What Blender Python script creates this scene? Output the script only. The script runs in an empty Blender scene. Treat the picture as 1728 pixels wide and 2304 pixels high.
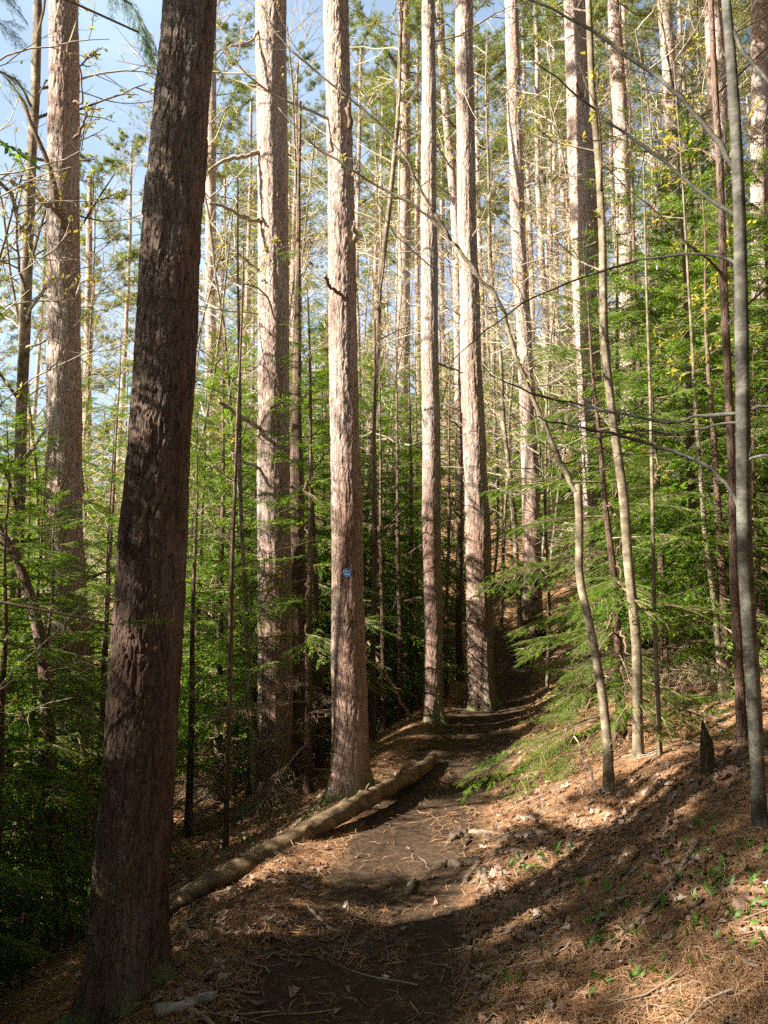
import bpy, math, random
import numpy as np
from mathutils import Vector, Matrix, Euler

# ------------------------------------------------------------------ camera, world, sun, exposure
SC = bpy.context.scene
COL = SC.collection
PITCH = math.radians(6.0)
F = 1800.0            # focal length in photo pixels (1728 x 2304)
CAMZ = 1.6
cam = bpy.data.cameras.new("camera")
cam.sensor_fit = 'VERTICAL'; cam.sensor_height = 24.0; cam.lens = 24.0 * F / 2304.0
cam.clip_start = 0.05; cam.clip_end = 2000
camo = bpy.data.objects.new("camera", cam); COL.objects.link(camo)
camo.location = (0, 0, CAMZ); camo.rotation_euler = (math.radians(90) + PITCH, 0, 0)
SC.camera = camo

SUN_EL = math.radians(35); SUN_AZ = math.radians(250)      # clockwise from +Y
S = Vector((math.sin(SUN_AZ) * math.cos(SUN_EL), math.cos(SUN_AZ) * math.cos(SUN_EL), math.sin(SUN_EL)))
W = bpy.data.worlds.new("World"); SC.world = W; W.use_nodes = True
wn = W.node_tree.nodes; wl = W.node_tree.links
sky = wn.new('ShaderNodeTexSky'); sky.sky_type = 'NISHITA'; sky.sun_disc = False
sky.sun_elevation = SUN_EL; sky.sun_rotation = SUN_AZ; sky.dust_density = 1.2; sky.ozone_density = 1.2
sky.air_density = .8
# thin bright cloud and haze low in the sky
wt = wn.new('ShaderNodeTexCoord'); wx = wn.new('ShaderNodeSeparateXYZ'); wl.new(wt.outputs['Generated'], wx.inputs[0])
wm = wn.new('ShaderNodeMapping'); wm.inputs['Scale'].default_value = (1, 1, 2.2); wl.new(wt.outputs['Generated'], wm.inputs[0])
wz = wn.new('ShaderNodeTexNoise'); wz.inputs['Scale'].default_value = 3.0; wz.inputs['Detail'].default_value = 6; wl.new(wm.outputs[0], wz.inputs['Vector'])
wr = wn.new('ShaderNodeMapRange'); wr.inputs[1].default_value = .38; wr.inputs[2].default_value = .62; wr.inputs[3].default_value = .55; wr.inputs[4].default_value = .85; wl.new(wz.outputs['Fac'], wr.inputs[0])
we = wn.new('ShaderNodeMapRange'); we.inputs[1].default_value = .95; we.inputs[2].default_value = .6; we.inputs[3].default_value = .0; we.inputs[4].default_value = 1.0; wl.new(wx.outputs[2], we.inputs[0])
wk = wn.new('ShaderNodeMath'); wk.operation = 'MULTIPLY'; wl.new(wr.outputs[0], wk.inputs[0]); wl.new(we.outputs[0], wk.inputs[1])
wc = wn.new('ShaderNodeMix'); wc.data_type = 'RGBA'; wd = wn.new('ShaderNodeVectorMath'); wd.operation = 'DOT_PRODUCT'; wl.new(wt.outputs['Generated'], wd.inputs[0]); wd.inputs[1].default_value = (-.30, .88, .36)
wa = wn.new('ShaderNodeMapRange'); wa.inputs[1].default_value = .72; wa.inputs[2].default_value = .95; wl.new(wd.outputs['Value'], wa.inputs[0])
wq = wn.new('ShaderNodeMath'); wq.operation = 'MULTIPLY'; wl.new(wk.outputs[0], wq.inputs[0]); wl.new(wa.outputs[0], wq.inputs[1])
wl.new(wq.outputs[0], wc.inputs[0]); wl.new(sky.outputs[0], wc.inputs[6]); wc.inputs[7].default_value = (4.6, 6.0, 7.6, 1)
wl.new(wc.outputs[2], wn['Background'].inputs[0]); wn['Background'].inputs[1].default_value = 0.05
sun = bpy.data.lights.new("sun", 'SUN'); sun.energy = 5.0; sun.angle = math.radians(0.5); sun.color = (1.0, 0.93, 0.82)
suno = bpy.data.objects.new("sun", sun); COL.objects.link(suno)
suno.rotation_euler = S.to_track_quat('Z', 'Y').to_euler(); suno.location = (-20, -8, 30)
vs = SC.view_settings
SC.display_settings.display_device = 'sRGB'
vs.view_transform = 'Standard'; vs.look = 'None'; vs.gamma = 1.0; vs.use_curve_mapping = False
vs.exposure = 1.95
cy = SC.cycles
cy.max_bounces = 6; cy.diffuse_bounces = 2; cy.glossy_bounces = 2; cy.transmission_bounces = 3
cy.use_denoising = False; cy.use_adaptive_sampling = True; cy.adaptive_threshold = 0.02
cy.sample_clamp_indirect = 6.0

RNG = np.random.default_rng(11)
random.seed(11)
K = 2304.0 / 2212.0

def px(c, r, Y):
    """world point at forward distance Y seen at view coordinates c, r; also the depth along the axis"""
    dx = (c * K - 864) / F; dy = (1152 - r * K) / F
    cp, sp = math.cos(PITCH), math.sin(PITCH)
    t = Y / (cp - dy * sp)
    return np.array([dx * t, Y, CAMZ + t * (dy * cp + sp)]), t

def proj(p):
    cp, sp = math.cos(PITCH), math.sin(PITCH)
    z = p[2] - CAMZ
    d = p[1] * cp + z * sp
    if d < 0.1: return None
    return 864 / K + F * p[0] / d / K, 1152 / K - F * (z * cp - p[1] * sp) / d / K

# ------------------------------------------------------------------ noise and terrain
def _hash(ix, iy, s):
    h = (ix.astype(np.int64) * 374761393 + iy.astype(np.int64) * 668265263 + s * 1442695041) & 0x7fffffff
    h = ((h ^ (h >> 13)) * 1274126177) & 0x7fffffff
    h = (h ^ (h >> 16)) & 0x7fffffff
    return (h % 100003) / 100003.0

def vnoise(x, y, s=0):
    x = np.asarray(x, float); y = np.asarray(y, float)
    ix = np.floor(x); iy = np.floor(y); fx = x - ix; fy = y - iy
    fx = fx * fx * (3 - 2 * fx); fy = fy * fy * (3 - 2 * fy)
    a = _hash(ix, iy, s); b = _hash(ix + 1, iy, s); c = _hash(ix, iy + 1, s); d = _hash(ix + 1, iy + 1, s)
    return (a + (b - a) * fx + (c - a) * fy + (a - b - c + d) * fx * fy) * 2 - 1

def fbm(x, y, o=4, s=0):
    v = 0; a = 1; t = 0
    for k in range(o):
        v = v + a * vnoise(x * 2 ** k, y * 2 ** k, s + k); t += a; a *= 0.5
    return v / t

_py = np.array([-20, -3, 0, 3.3, 5, 6.6, 10, 13, 15, 17, 20, 25, 32, 60, 400.])
_pxx = np.array([-2.5, -.6, -.4, -.2, .1, .42, 1.25, 2.0, 2.3, 2.0, .6, -2.6, -7, -26, -120.])
_yy = np.linspace(-20, 400, 8401); _xx = np.interp(_yy, _py, _pxx)
_k = np.exp(-0.5 * (np.arange(-60, 61) / 22.0) ** 2); _k /= _k.sum()
_xx = np.convolve(np.pad(_xx, 60, mode='edge'), _k, 'valid')
_dx = np.gradient(_xx, _yy); _cos = 1 / np.sqrt(1 + _dx ** 2)

def trail_u(x, y):
    return (x - np.interp(y, _yy, _xx)) * np.interp(y, _yy, _cos)

_hu = np.array([-400, -80, -30, -12, -5, -2.2, -1.3, -.75, -.5, 0, .45, .62, 1.0, 1.5, 2.2, 4, 10, 20, 60, 400.])
_hz = np.array([-16, -14, -8.6, -4.1, -1.75, -.62, -.28, .03, .0, -.04, .0, .07, .24, .44, .70, 1.42, 4.0, 8.2, 19, 60.])
_uu = np.linspace(-400, 400, 40001); _hh = np.interp(_uu, _hu, _hz)
_k2 = np.exp(-0.5 * (np.arange(-12, 13) / 4.0) ** 2); _k2 /= _k2.sum()
_hh = np.convolve(np.pad(_hh, 12, mode='edge'), _k2, 'valid')

def terrain(x, y, fine=False):
    x = np.asarray(x, float); y = np.asarray(y, float)
    u = trail_u(x, y)
    z = np.interp(u, _uu, _hh) + np.interp(y, [-400, 8, 12, 16, 30, 60, 400], [0, 0, .3, .95, 2.2, 3.5, 5])
    off = np.clip((np.abs(u + .1) - .45) / .5, 0, 1)
    z = z + fbm(x * .55, y * .55, 3, 5) * (.02 + .10 * off) * np.clip(np.abs(u) / 1.2, .3, 3)
    z = z + fbm(x * 2.3, y * 2.3, 3, 9) * (.014 + .035 * off)
    if fine:
        z = z + fbm(x * 11, y * 11, 3, 21) * (.007 + .012 * off)
    return z

def gz(x, y): return float(terrain(np.array([x]), np.array([y]))[0])

# ------------------------------------------------------------------ mesh building
class MB:
    def __init__(s): s.V = []; s.Q = []; s.T = []; s.qm = []; s.tm = []; s.n = 0
    def add(s, v, quads=None, tris=None, mi=0):
        v = np.asarray(v, float).reshape(-1, 3)
        if quads is not None and len(quads):
            q = np.asarray(quads, np.int64).reshape(-1, 4) + s.n; s.Q.append(q); s.qm.append(np.full(len(q), mi))
        if tris is not None and len(tris):
            q = np.asarray(tris, np.int64).reshape(-1, 3) + s.n; s.T.append(q); s.tm.append(np.full(len(q), mi))
        s.V.append(v); s.n += len(v)
    def arrays(s):
        V = np.concatenate(s.V) if s.V else np.zeros((0, 3))
        Q = np.concatenate(s.Q) if s.Q else np.zeros((0, 4), np.int64)
        T = np.concatenate(s.T) if s.T else np.zeros((0, 3), np.int64)
        qm = np.concatenate(s.qm) if s.qm else np.zeros(0, int); tm = np.concatenate(s.tm) if s.tm else np.zeros(0, int)
        return V, Q, T, qm, tm
    def addmesh(s, A, M, t):
        V, Q, T, qm, tm = A
        v = V @ M.T + t
        if len(Q): s.Q.append(Q + s.n); s.qm.append(qm)
        if len(T): s.T.append(T + s.n); s.tm.append(tm)
        s.V.append(v); s.n += len(v)
    def tube(s, pts, rad, k=5, mi=0, cap=False):
        P = np.asarray(pts, float); n = len(P); rad = np.broadcast_to(np.asarray(rad, float), (n,))
        tg = np.gradient(P, axis=0); tg /= np.linalg.norm(tg, axis=1)[:, None] + 1e-9
        ref = np.array([0, 0, 1.]) if abs(tg[:, 2]).mean() < .8 else np.array([1., 0, 0])
        a = np.cross(tg, ref); a /= np.linalg.norm(a, axis=1)[:, None] + 1e-9
        b = np.cross(tg, a)
        th = np.arange(k) * 2 * math.pi / k
        ring = P[:, None, :] + rad[:, None, None] * (np.cos(th)[None, :, None] * a[:, None, :] + np.sin(th)[None, :, None] * b[:, None, :])
        i = np.arange(n - 1)[:, None] * k; j = np.arange(k)[None, :]; j2 = (j + 1) % k
        q = np.stack([i + j, i + j2, i + k + j2, i + k + j], -1).reshape(-1, 4)
        s.add(ring.reshape(-1, 3), q, mi=mi)
        if cap:
            c = s.n
            s.add([P[0], P[-1]])
            base = c - n * k
            tr = [[base + (m + 1) % k - c, base + m - c, 0] for m in range(k)] + [[base + (n - 1) * k + m - c, base + (n - 1) * k + (m + 1) % k - c, 1] for m in range(k)]
            q = np.asarray(tr, np.int64) + c
            s.T.append(q); s.tm.append(np.full(len(q), mi))
    def mesh(s, name, mats, smooth=True):
        V, Q, T, qm, tm = s.arrays()
        me = bpy.data.meshes.new(name)
        me.vertices.add(len(V)); me.vertices.foreach_set('co', V.astype(np.float32).ravel())
        nl = len(Q) * 4 + len(T) * 3
        me.loops.add(nl); me.loops.foreach_set('vertex_index', np.concatenate([Q.ravel(), T.ravel()]).astype(np.int32))
        me.polygons.add(len(Q) + len(T))
        st = np.concatenate([np.arange(len(Q)) * 4, len(Q) * 4 + np.arange(len(T)) * 3]).astype(np.int32)
        me.polygons.foreach_set('loop_start', st)
        for m in (mats if isinstance(mats, (list, tuple)) else [mats]): me.materials.append(m)
        me.polygons.foreach_set('material_index', np.concatenate([qm, tm]).astype(np.int32))
        me.polygons.foreach_set('use_smooth', np.full(len(Q) + len(T), bool(smooth)))
        me.update(calc_edges=True); me.validate()
        return me

def link(name, me, parent=None, loc=(0, 0, 0), rot=(0, 0, 0), scale=(1, 1, 1)):
    o = bpy.data.objects.new(name, me); COL.objects.link(o)
    o.parent = parent; o.location = loc; o.rotation_euler = rot; o.scale = scale
    return o
def tag(o, label, cat, group=None, kind=None):
    if label: o['label'] = label
    if cat: o['category'] = cat
    if group: o['group'] = group
    if kind: o['kind'] = kind
    return o
def thing(name, label, cat, loc, group=None, rotz=0, sc=1):
    o = link(name, None, None, tuple(loc), (0, 0, rotz), (sc, sc, sc))
    return tag(o, label, cat, group)

def rotm(az, pitch, roll):
    return np.array(Euler((roll, -pitch, az), 'XYZ').to_matrix())

# ------------------------------------------------------------------ materials
class Nd:
    def __init__(s, name):
        s.m = bpy.data.materials.new(name); s.m.use_nodes = True
        s.t = s.m.node_tree; s.b = s.t.nodes['Principled BSDF']; s.out = s.t.nodes['Material Output']
    def n(s, typ, **kw):
        x = s.t.nodes.new(typ)
        for k, v in kw.items():
            if k.startswith('i_'): x.inputs[k[2:].replace('_', ' ')].default_value = v
            else: setattr(x, k, v)
        return x
    def l(s, a, b): s.t.links.new(a, b)
    def coords(s, scale, space='Object'):
        tc = s.n('ShaderNodeTexCoord'); mp = s.n('ShaderNodeMapping'); mp.inputs['Scale'].default_value = scale
        s.l(tc.outputs[space], mp.inputs[0]); return mp.outputs[0]
    def noise(s, vec, scale, detail=4, rough=.55, dist=0):
        x = s.n('ShaderNodeTexNoise'); x.inputs['Scale'].default_value = scale; x.inputs['Detail'].default_value = detail
        x.inputs['Roughness'].default_value = rough; x.inputs['Distortion'].default_value = dist
        s.l(vec, x.inputs['Vector']); return x.outputs['Fac']
    def ramp(s, fac, stops):
        r = s.n('ShaderNodeValToRGB'); e = r.color_ramp.elements
        while len(e) < len(stops): e.new(0.5)
        for el, (p, c) in zip(e, stops):
            el.position = p; el.color = (*c, 1) if not isinstance(c, (int, float)) else (c, c, c, 1)
        s.l(fac, r.inputs[0]); return r.outputs[0]
    def mix(s, fac, a, b, blend='MIX'):
        x = s.n('ShaderNodeMix', data_type='RGBA', blend_type=blend)
        for sock, v in ((0, fac), (6, a), (7, b)):
            if isinstance(v, (int, float)): x.inputs[sock].default_value = v
            elif isinstance(v, tuple): x.inputs[sock].default_value = (*v, 1)
            else: s.l(v, x.inputs[sock])
        return x.outputs[2]
    def math(s, op, a, b=0.):
        x = s.n('ShaderNodeMath', operation=op)
        for i, v in enumerate((a, b)):
            if isinstance(v, (int, float)): x.inputs[i].default_value = v
            else: s.l(v, x.inputs[i])
        return x.outputs[0]
    def bump(s, h, strength, dist=.01):
        x = s.n('ShaderNodeBump'); x.inputs['Strength'].default_value = strength; x.inputs['Distance'].default_value = dist
        s.l(h, x.inputs['Height']); s.l(x.outputs[0], s.b.inputs['Normal'])
    def done(s, col, rough=.85, spec=.2):
        if isinstance(col, tuple): s.b.inputs['Base Color'].default_value = (*col, 1)
        else: s.l(col, s.b.inputs['Base Color'])
        s.b.inputs['Roughness'].default_value = rough; s.b.inputs['Specular IOR Level'].default_value = spec
        return s.m

def mat_pine_bark(name, a, b, c, plate=1.0, bs=1.0, moss=0.0):
    N = Nd(name)
    v0 = N.coords((1, 1, .2))
    w = N.n('ShaderNodeTexNoise'); w.inputs['Scale'].default_value = 9; w.inputs['Detail'].default_value = 3; N.l(v0, w.inputs['Vector'])
    add = N.n('ShaderNodeMixRGB'); add.blend_type = 'LINEAR_LIGHT'; add.inputs[0].default_value = .09
    N.l(v0, add.inputs[1]); N.l(w.outputs['Color'], add.inputs[2])
    vo = N.n('ShaderNodeTexVoronoi', feature='DISTANCE_TO_EDGE'); vo.inputs['Scale'].default_value = 24 * plate; N.l(add.outputs[0], vo.inputs['Vector'])
    vc = N.n('ShaderNodeTexVoronoi'); vc.inputs['Scale'].default_value = 48 * plate; N.l(add.outputs[0], vc.inputs['Vector'])
    big = N.noise(v0, 3.2, 5, .6)
    fine = N.noise(v0, 60, 5, .65)
    col = N.ramp(big, [(.3, a), (.5, b), (.72, c)])
    sep = N.n('ShaderNodeSeparateColor'); N.l(vc.outputs['Color'], sep.inputs[0])
    pv = N.ramp(sep.outputs[0], [(0, .80), (1, 1.10)])
    col = N.mix(1.0, col, pv, 'MULTIPLY')
    crack = N.ramp(vo.outputs['Distance'], [(0, .55), (.05, 1.0)])
    col = N.mix(.85, col, crack, 'MULTIPLY')
    fv = N.ramp(fine, [(.3, .75), (.7, 1.15)])
    col = N.mix(.8, col, fv, 'MULTIPLY')
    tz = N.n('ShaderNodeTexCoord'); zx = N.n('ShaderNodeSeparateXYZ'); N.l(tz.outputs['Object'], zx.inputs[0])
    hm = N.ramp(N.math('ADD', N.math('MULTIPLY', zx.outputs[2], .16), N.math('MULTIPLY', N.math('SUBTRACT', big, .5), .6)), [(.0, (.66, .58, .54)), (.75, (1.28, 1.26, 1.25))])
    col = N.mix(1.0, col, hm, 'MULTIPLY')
    if moss:
        mp = N.n('ShaderNodeTexCoord'); sx = N.n('ShaderNodeSeparateXYZ'); N.l(mp.outputs['Object'], sx.inputs[0])
        mm = N.math('SUBTRACT', N.noise(v0, 7, 4), N.math('MULTIPLY', sx.outputs[2], 1.1))
        mk = N.ramp(mm, [(.38, 0), (.52, moss)])
        col = N.mix(mk, col, (.16, .22, .07))
    h = N.math('ADD', N.math('MULTIPLY', N.ramp(vo.outputs['Distance'], [(0, 0), (.12, 1)]), .7),
               N.math('ADD', N.math('MULTIPLY', sep.outputs[0], .5), N.math('MULTIPLY', fine, .5)))
    N.bump(h, .9 * bs, .012)
    return N.done(col, .9, .12)

def mat_smooth_bark(name, a, b, c, ring=True):
    N = Nd(name); v = N.coords((1, 1, 1)); v2 = N.coords((1, 1, 3.2))
    col = N.ramp(N.noise(v, 6, 5, .6), [(.32, a), (.5, b), (.68, c)])
    col = N.mix(.9, col, N.ramp(N.noise(v, 16, 4, .65), [(.36, .5), (.5, .95), (.66, 1.35)]), 'MULTIPLY')
    rings = N.noise(v2, 26, 3, .6, .5)
    col = N.mix(.7, col, N.ramp(rings, [(.35, .68), (.6, 1.1)]), 'MULTIPLY')
    N.bump(N.math('ADD', rings, N.noise(v, 90, 3)), .4, .004)
    return N.done(col, .8, .2)

def mat_leaf(name, stops, trans, tfac=.35, rough=.6, spec=.25, objvar=.25):
    N = Nd(name)
    g = N.n('ShaderNodeNewGeometry')
    col = N.ramp(g.outputs['Random Per Island'], stops)
    oi = N.n('ShaderNodeObjectInfo')
    col = N.mix(objvar, col, N.ramp(oi.outputs['Random'], [(0, (.8, .85, .7)), (.5, (1, 1, 1)), (1, (1.15, 1.1, .9))]), 'MULTIPLY')
    N.done(col, rough, spec)
    tr = N.n('ShaderNodeBsdfTranslucent')
    tcol = N.mix(1.0, col, trans, 'MULTIPLY'); N.l(tcol, tr.inputs[0])
    ms = N.n('ShaderNodeMixShader'); ms.inputs[0].default_value = tfac
    N.l(N.b.outputs[0], ms.inputs[1]); N.l(tr.outputs[0], ms.inputs[2]); N.l(ms.outputs[0], N.out.inputs[0])
    return N.m

def mat_simple_var(name, stops, rough=.85, scale=30, spec=.2):
    N = Nd(name); g = N.n('ShaderNodeNewGeometry')
    col = N.ramp(g.outputs['Random Per Island'], stops)
    v = N.coords((1, 1, 1))
    col = N.mix(.6, col, N.ramp(N.noise(v, scale, 4), [(.3, .7), (.7, 1.2)]), 'MULTIPLY')
    return N.done(col, rough, spec)

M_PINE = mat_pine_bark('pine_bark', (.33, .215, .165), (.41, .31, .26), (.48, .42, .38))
M_PINE_SHADED = mat_pine_bark('pine_bark_shaded', (.105, .072, .056), (.155, .115, .092), (.24, .215, .19), 1.2, .7, moss=.8)  # darker copy of the pine bark, foreground shade put into its colours
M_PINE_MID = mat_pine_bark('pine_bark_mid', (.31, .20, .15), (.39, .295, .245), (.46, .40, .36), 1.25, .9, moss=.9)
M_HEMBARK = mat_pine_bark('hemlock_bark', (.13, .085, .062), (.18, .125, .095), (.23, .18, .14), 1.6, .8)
M_MAPLE = mat_smooth_bark('maple_bark', (.05, .045, .036), (.09, .083, .066), (.19, .185, .155))
M_SAPBARK = mat_smooth_bark('sapling_bark', (.10, .08, .052), (.20, .16, .105), (.31, .265, .19))
M_TWIG = mat_simple_var('bare_twig', [(0, (.30, .23, .16)), (.5, (.40, .32, .23)), (1, (.48, .41, .32))])
M_DEADDARK = mat_simple_var('dark_dead_bark', [(0, (.035, .028, .022)), (1, (.06, .05, .04))])
M_TWIGPALE = mat_simple_var('sunlit_bare_twig', [(0, (.36, .28, .20)), (.5, (.48, .40, .30)), (1, (.60, .53, .43))])  # lighter copy of the bare twig, sunlit brightness put into the colour
M_TWIGDARK = mat_simple_var('hemlock_twig', [(0, (.15, .10, .07)), (.6, (.22, .15, .10)), (1, (.30, .22, .15))])
M_HEM = mat_leaf('hemlock_needles', [(0, (.031, .088, .013)), (.5, (.082, .180, .018)), (.85, (.165, .265, .024)), (1, (.25, .32, .032))], (2.1, 2.0, .8), .48, .65, .1)
M_HEMFAR = mat_leaf('hemlock_needles_far', [(0, (.055, .10, .018)), (.5, (.12, .18, .026)), (1, (.25, .27, .045))], (1.8, 1.7, .8), .45, .7, .08)  # lighter distant copy, bright background haze put into the colours
M_PINEN = mat_leaf('pine_needles', [(0, (.075, .115, .038)), (.5, (.15, .19, .055)), (1, (.25, .26, .085))], (1.6, 1.6, .9), .42, .7, .1)
M_BUD = mat_leaf('young_leaf', [(0, (.38, .30, .05)), (.5, (.45, .38, .06)), (1, (.36, .42, .07))], (1.4, 1.3, .8), .4, .6, .2)
M_SHOOT = mat_leaf('green_shoot', [(0, (.05, .13, .02)), (.5, (.085, .19, .03)), (1, (.15, .28, .04))], (1.6, 1.6, .9), .4, .45, .4)
M_NEEDLE = mat_leaf('fallen_needles', [(0, (.14, .068, .033)), (.4, (.28, .148, .072)), (.75, (.38, .225, .12)), (1, (.47, .33, .20))], (1, .9, .7), .15, .7, .2, 0)
M_DLEAF = mat_leaf('fallen_leaf', [(0, (.15, .085, .055)), (.4, (.27, .165, .11)), (.8, (.36, .25, .19)), (1, (.46, .37, .31))], (1.1, .9, .7), .2, .65, .25, 0)
M_STICK = mat_simple_var('fallen_twig', [(0, (.13, .09, .065)), (.5, (.24, .17, .12)), (1, (.36, .29, .23))])

def mat_ground():
    N = Nd('forest_floor')
    v = N.coords((1, 1, 1))
    at = N.n('ShaderNodeAttribute', attribute_name='trail')
    n1 = N.noise(v, 1.7, 6, .6); n2 = N.noise(v, 26, 6, .7); n3 = N.noise(v, 120, 4, .7)
    lit = N.ramp(n2, [(.28, (.10, .052, .028)), (.45, (.22, .12, .062)), (.58, (.31, .182, .10)), (.75, (.40, .285, .19))])
    lit = N.mix(.55, lit, N.ramp(n1, [(.3, (.75, .68, .62)), (.65, (1.1, 1.08, 1.05))]), 'MULTIPLY')
    dirt = N.ramp(n2, [(.3, (.038, .025, .016)), (.55, (.078, .050, .031)), (.75, (.16, .105, .062))])
    fac = N.math('ADD', at.outputs['Fac'], N.math('MULTIPLY', N.math('SUBTRACT', n1, .5), .9))
    fac = N.ramp(fac, [(.32, 0), (.68, 1)])
    col = N.mix(fac, lit, dirt)
    col = N.mix(.7, col, N.ramp(n3, [(.3, .65), (.7, 1.25)]), 'MULTIPLY')
    N.bump(N.math('ADD', n2, N.math('MULTIPLY', n3, .5)), .7, .02)
    return N.done(col, .95, .1)
M_GROUND = mat_ground()

def mat_log():
    N = Nd('peeled_log_wood'); v = N.coords((.35, 3, 3)); v1 = N.coords((1, 1, 1))
    col = N.ramp(N.noise(v, 5, 6, .65), [(.3, (.09, .058, .034)), (.5, (.19, .13, .075)), (.7, (.31, .215, .125))])
    st = N.ramp(N.noise(v1, 5.5, 6, .7), [(.38, .30), (.5, .8), (.62, 1.1)])
    col = N.mix(.85, col, st, 'MULTIPLY')
    N.bump(N.noise(v, 14, 6, .7), .9, .012)
    return N.done(col, .75, .25)
M_LOG = mat_log()
M_ROOT = mat_smooth_bark('root_bark', (.075, .053, .038), (.14, .10, .07), (.22, .165, .115))
M_GREYSTICK = mat_smooth_bark('grey_birch_bark', (.22, .21, .20), (.34, .33, .31), (.45, .44, .42))

def plain(name, c, rough=.5, spec=.4):
    N = Nd(name); v = N.coords((1, 1, 1))
    return N.done(N.mix(.5, c, N.ramp(N.noise(v, 60, 4), [(.3, .75), (.7, 1.2)]), 'MULTIPLY'), rough, spec)

# ------------------------------------------------------------------ the ground
def build_ground():
    def grow(a, step, f, end):
        out = [a]
        while out[-1] < end: out.append(out[-1] + step); step *= f
        return np.array(out)
    ya = np.concatenate([np.arange(-14, 1.6, .25), np.arange(1.6, 12, .035), grow(12, .04, 1.03, 420)])
    xr = np.concatenate([np.arange(0, 4.5, .037), grow(4.5, .045, 1.045, 380)])
    xa = np.concatenate([-xr[:0:-1], xr])
    X, Y = np.meshgrid(xa, ya)
    Z = terrain(X, Y, True)
    nx, ny = len(xa), len(ya)
    i = np.arange(ny - 1)[:, None] * nx; j = np.arange(nx - 1)[None, :]
    q = np.stack([i + j, i + j + 1, i + nx + j + 1, i + nx + j], -1).reshape(-1, 4)
    mb = MB(); mb.add(np.stack([X, Y, Z], -1).reshape(-1, 3), q)
    me = mb.mesh('ground', M_GROUND)
    u = trail_u(X, Y)
    w = .46 + .1 * fbm(X * 1.3, Y * 1.3, 3, 33)
    tr = np.clip(1 - (np.abs(u + .02) - w + .18) / .36, 0, 1)
    at = me.attributes.new('trail', 'FLOAT', 'POINT'); at.data.foreach_set('value', tr.astype(np.float32).ravel())
    tag(link('ground', me), None, None, None, 'structure')
build_ground()

# ------------------------------------------------------------------ trunks
def worley(u, v, nu, s):
    """cells on a cylinder: u wraps at nu cells. returns F1, F2-F1, random id"""
    iu = np.floor(u); iv = np.floor(v)
    f1 = np.full(u.shape, 9.); f2 = np.full(u.shape, 9.); idv = np.zeros(u.shape)
    for a in (-1, 0, 1):
        for b in (-1, 0, 1):
            cu = iu + a; cv = iv + b; cw = np.mod(cu, nu)
            pu = cu + .1 + .8 * _hash(cw, cv, s); pv = cv + .1 + .8 * _hash(cw, cv, s + 7)
            d = np.hypot(u - pu, v - pv); hid = _hash(cw, cv, s + 13)
            near = d < f1
            f2 = np.where(near, f1, np.minimum(f2, d)); idv = np.where(near, hid, idv); f1 = np.where(near, d, f1)
    return f1, f2 - f1, idv

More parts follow.
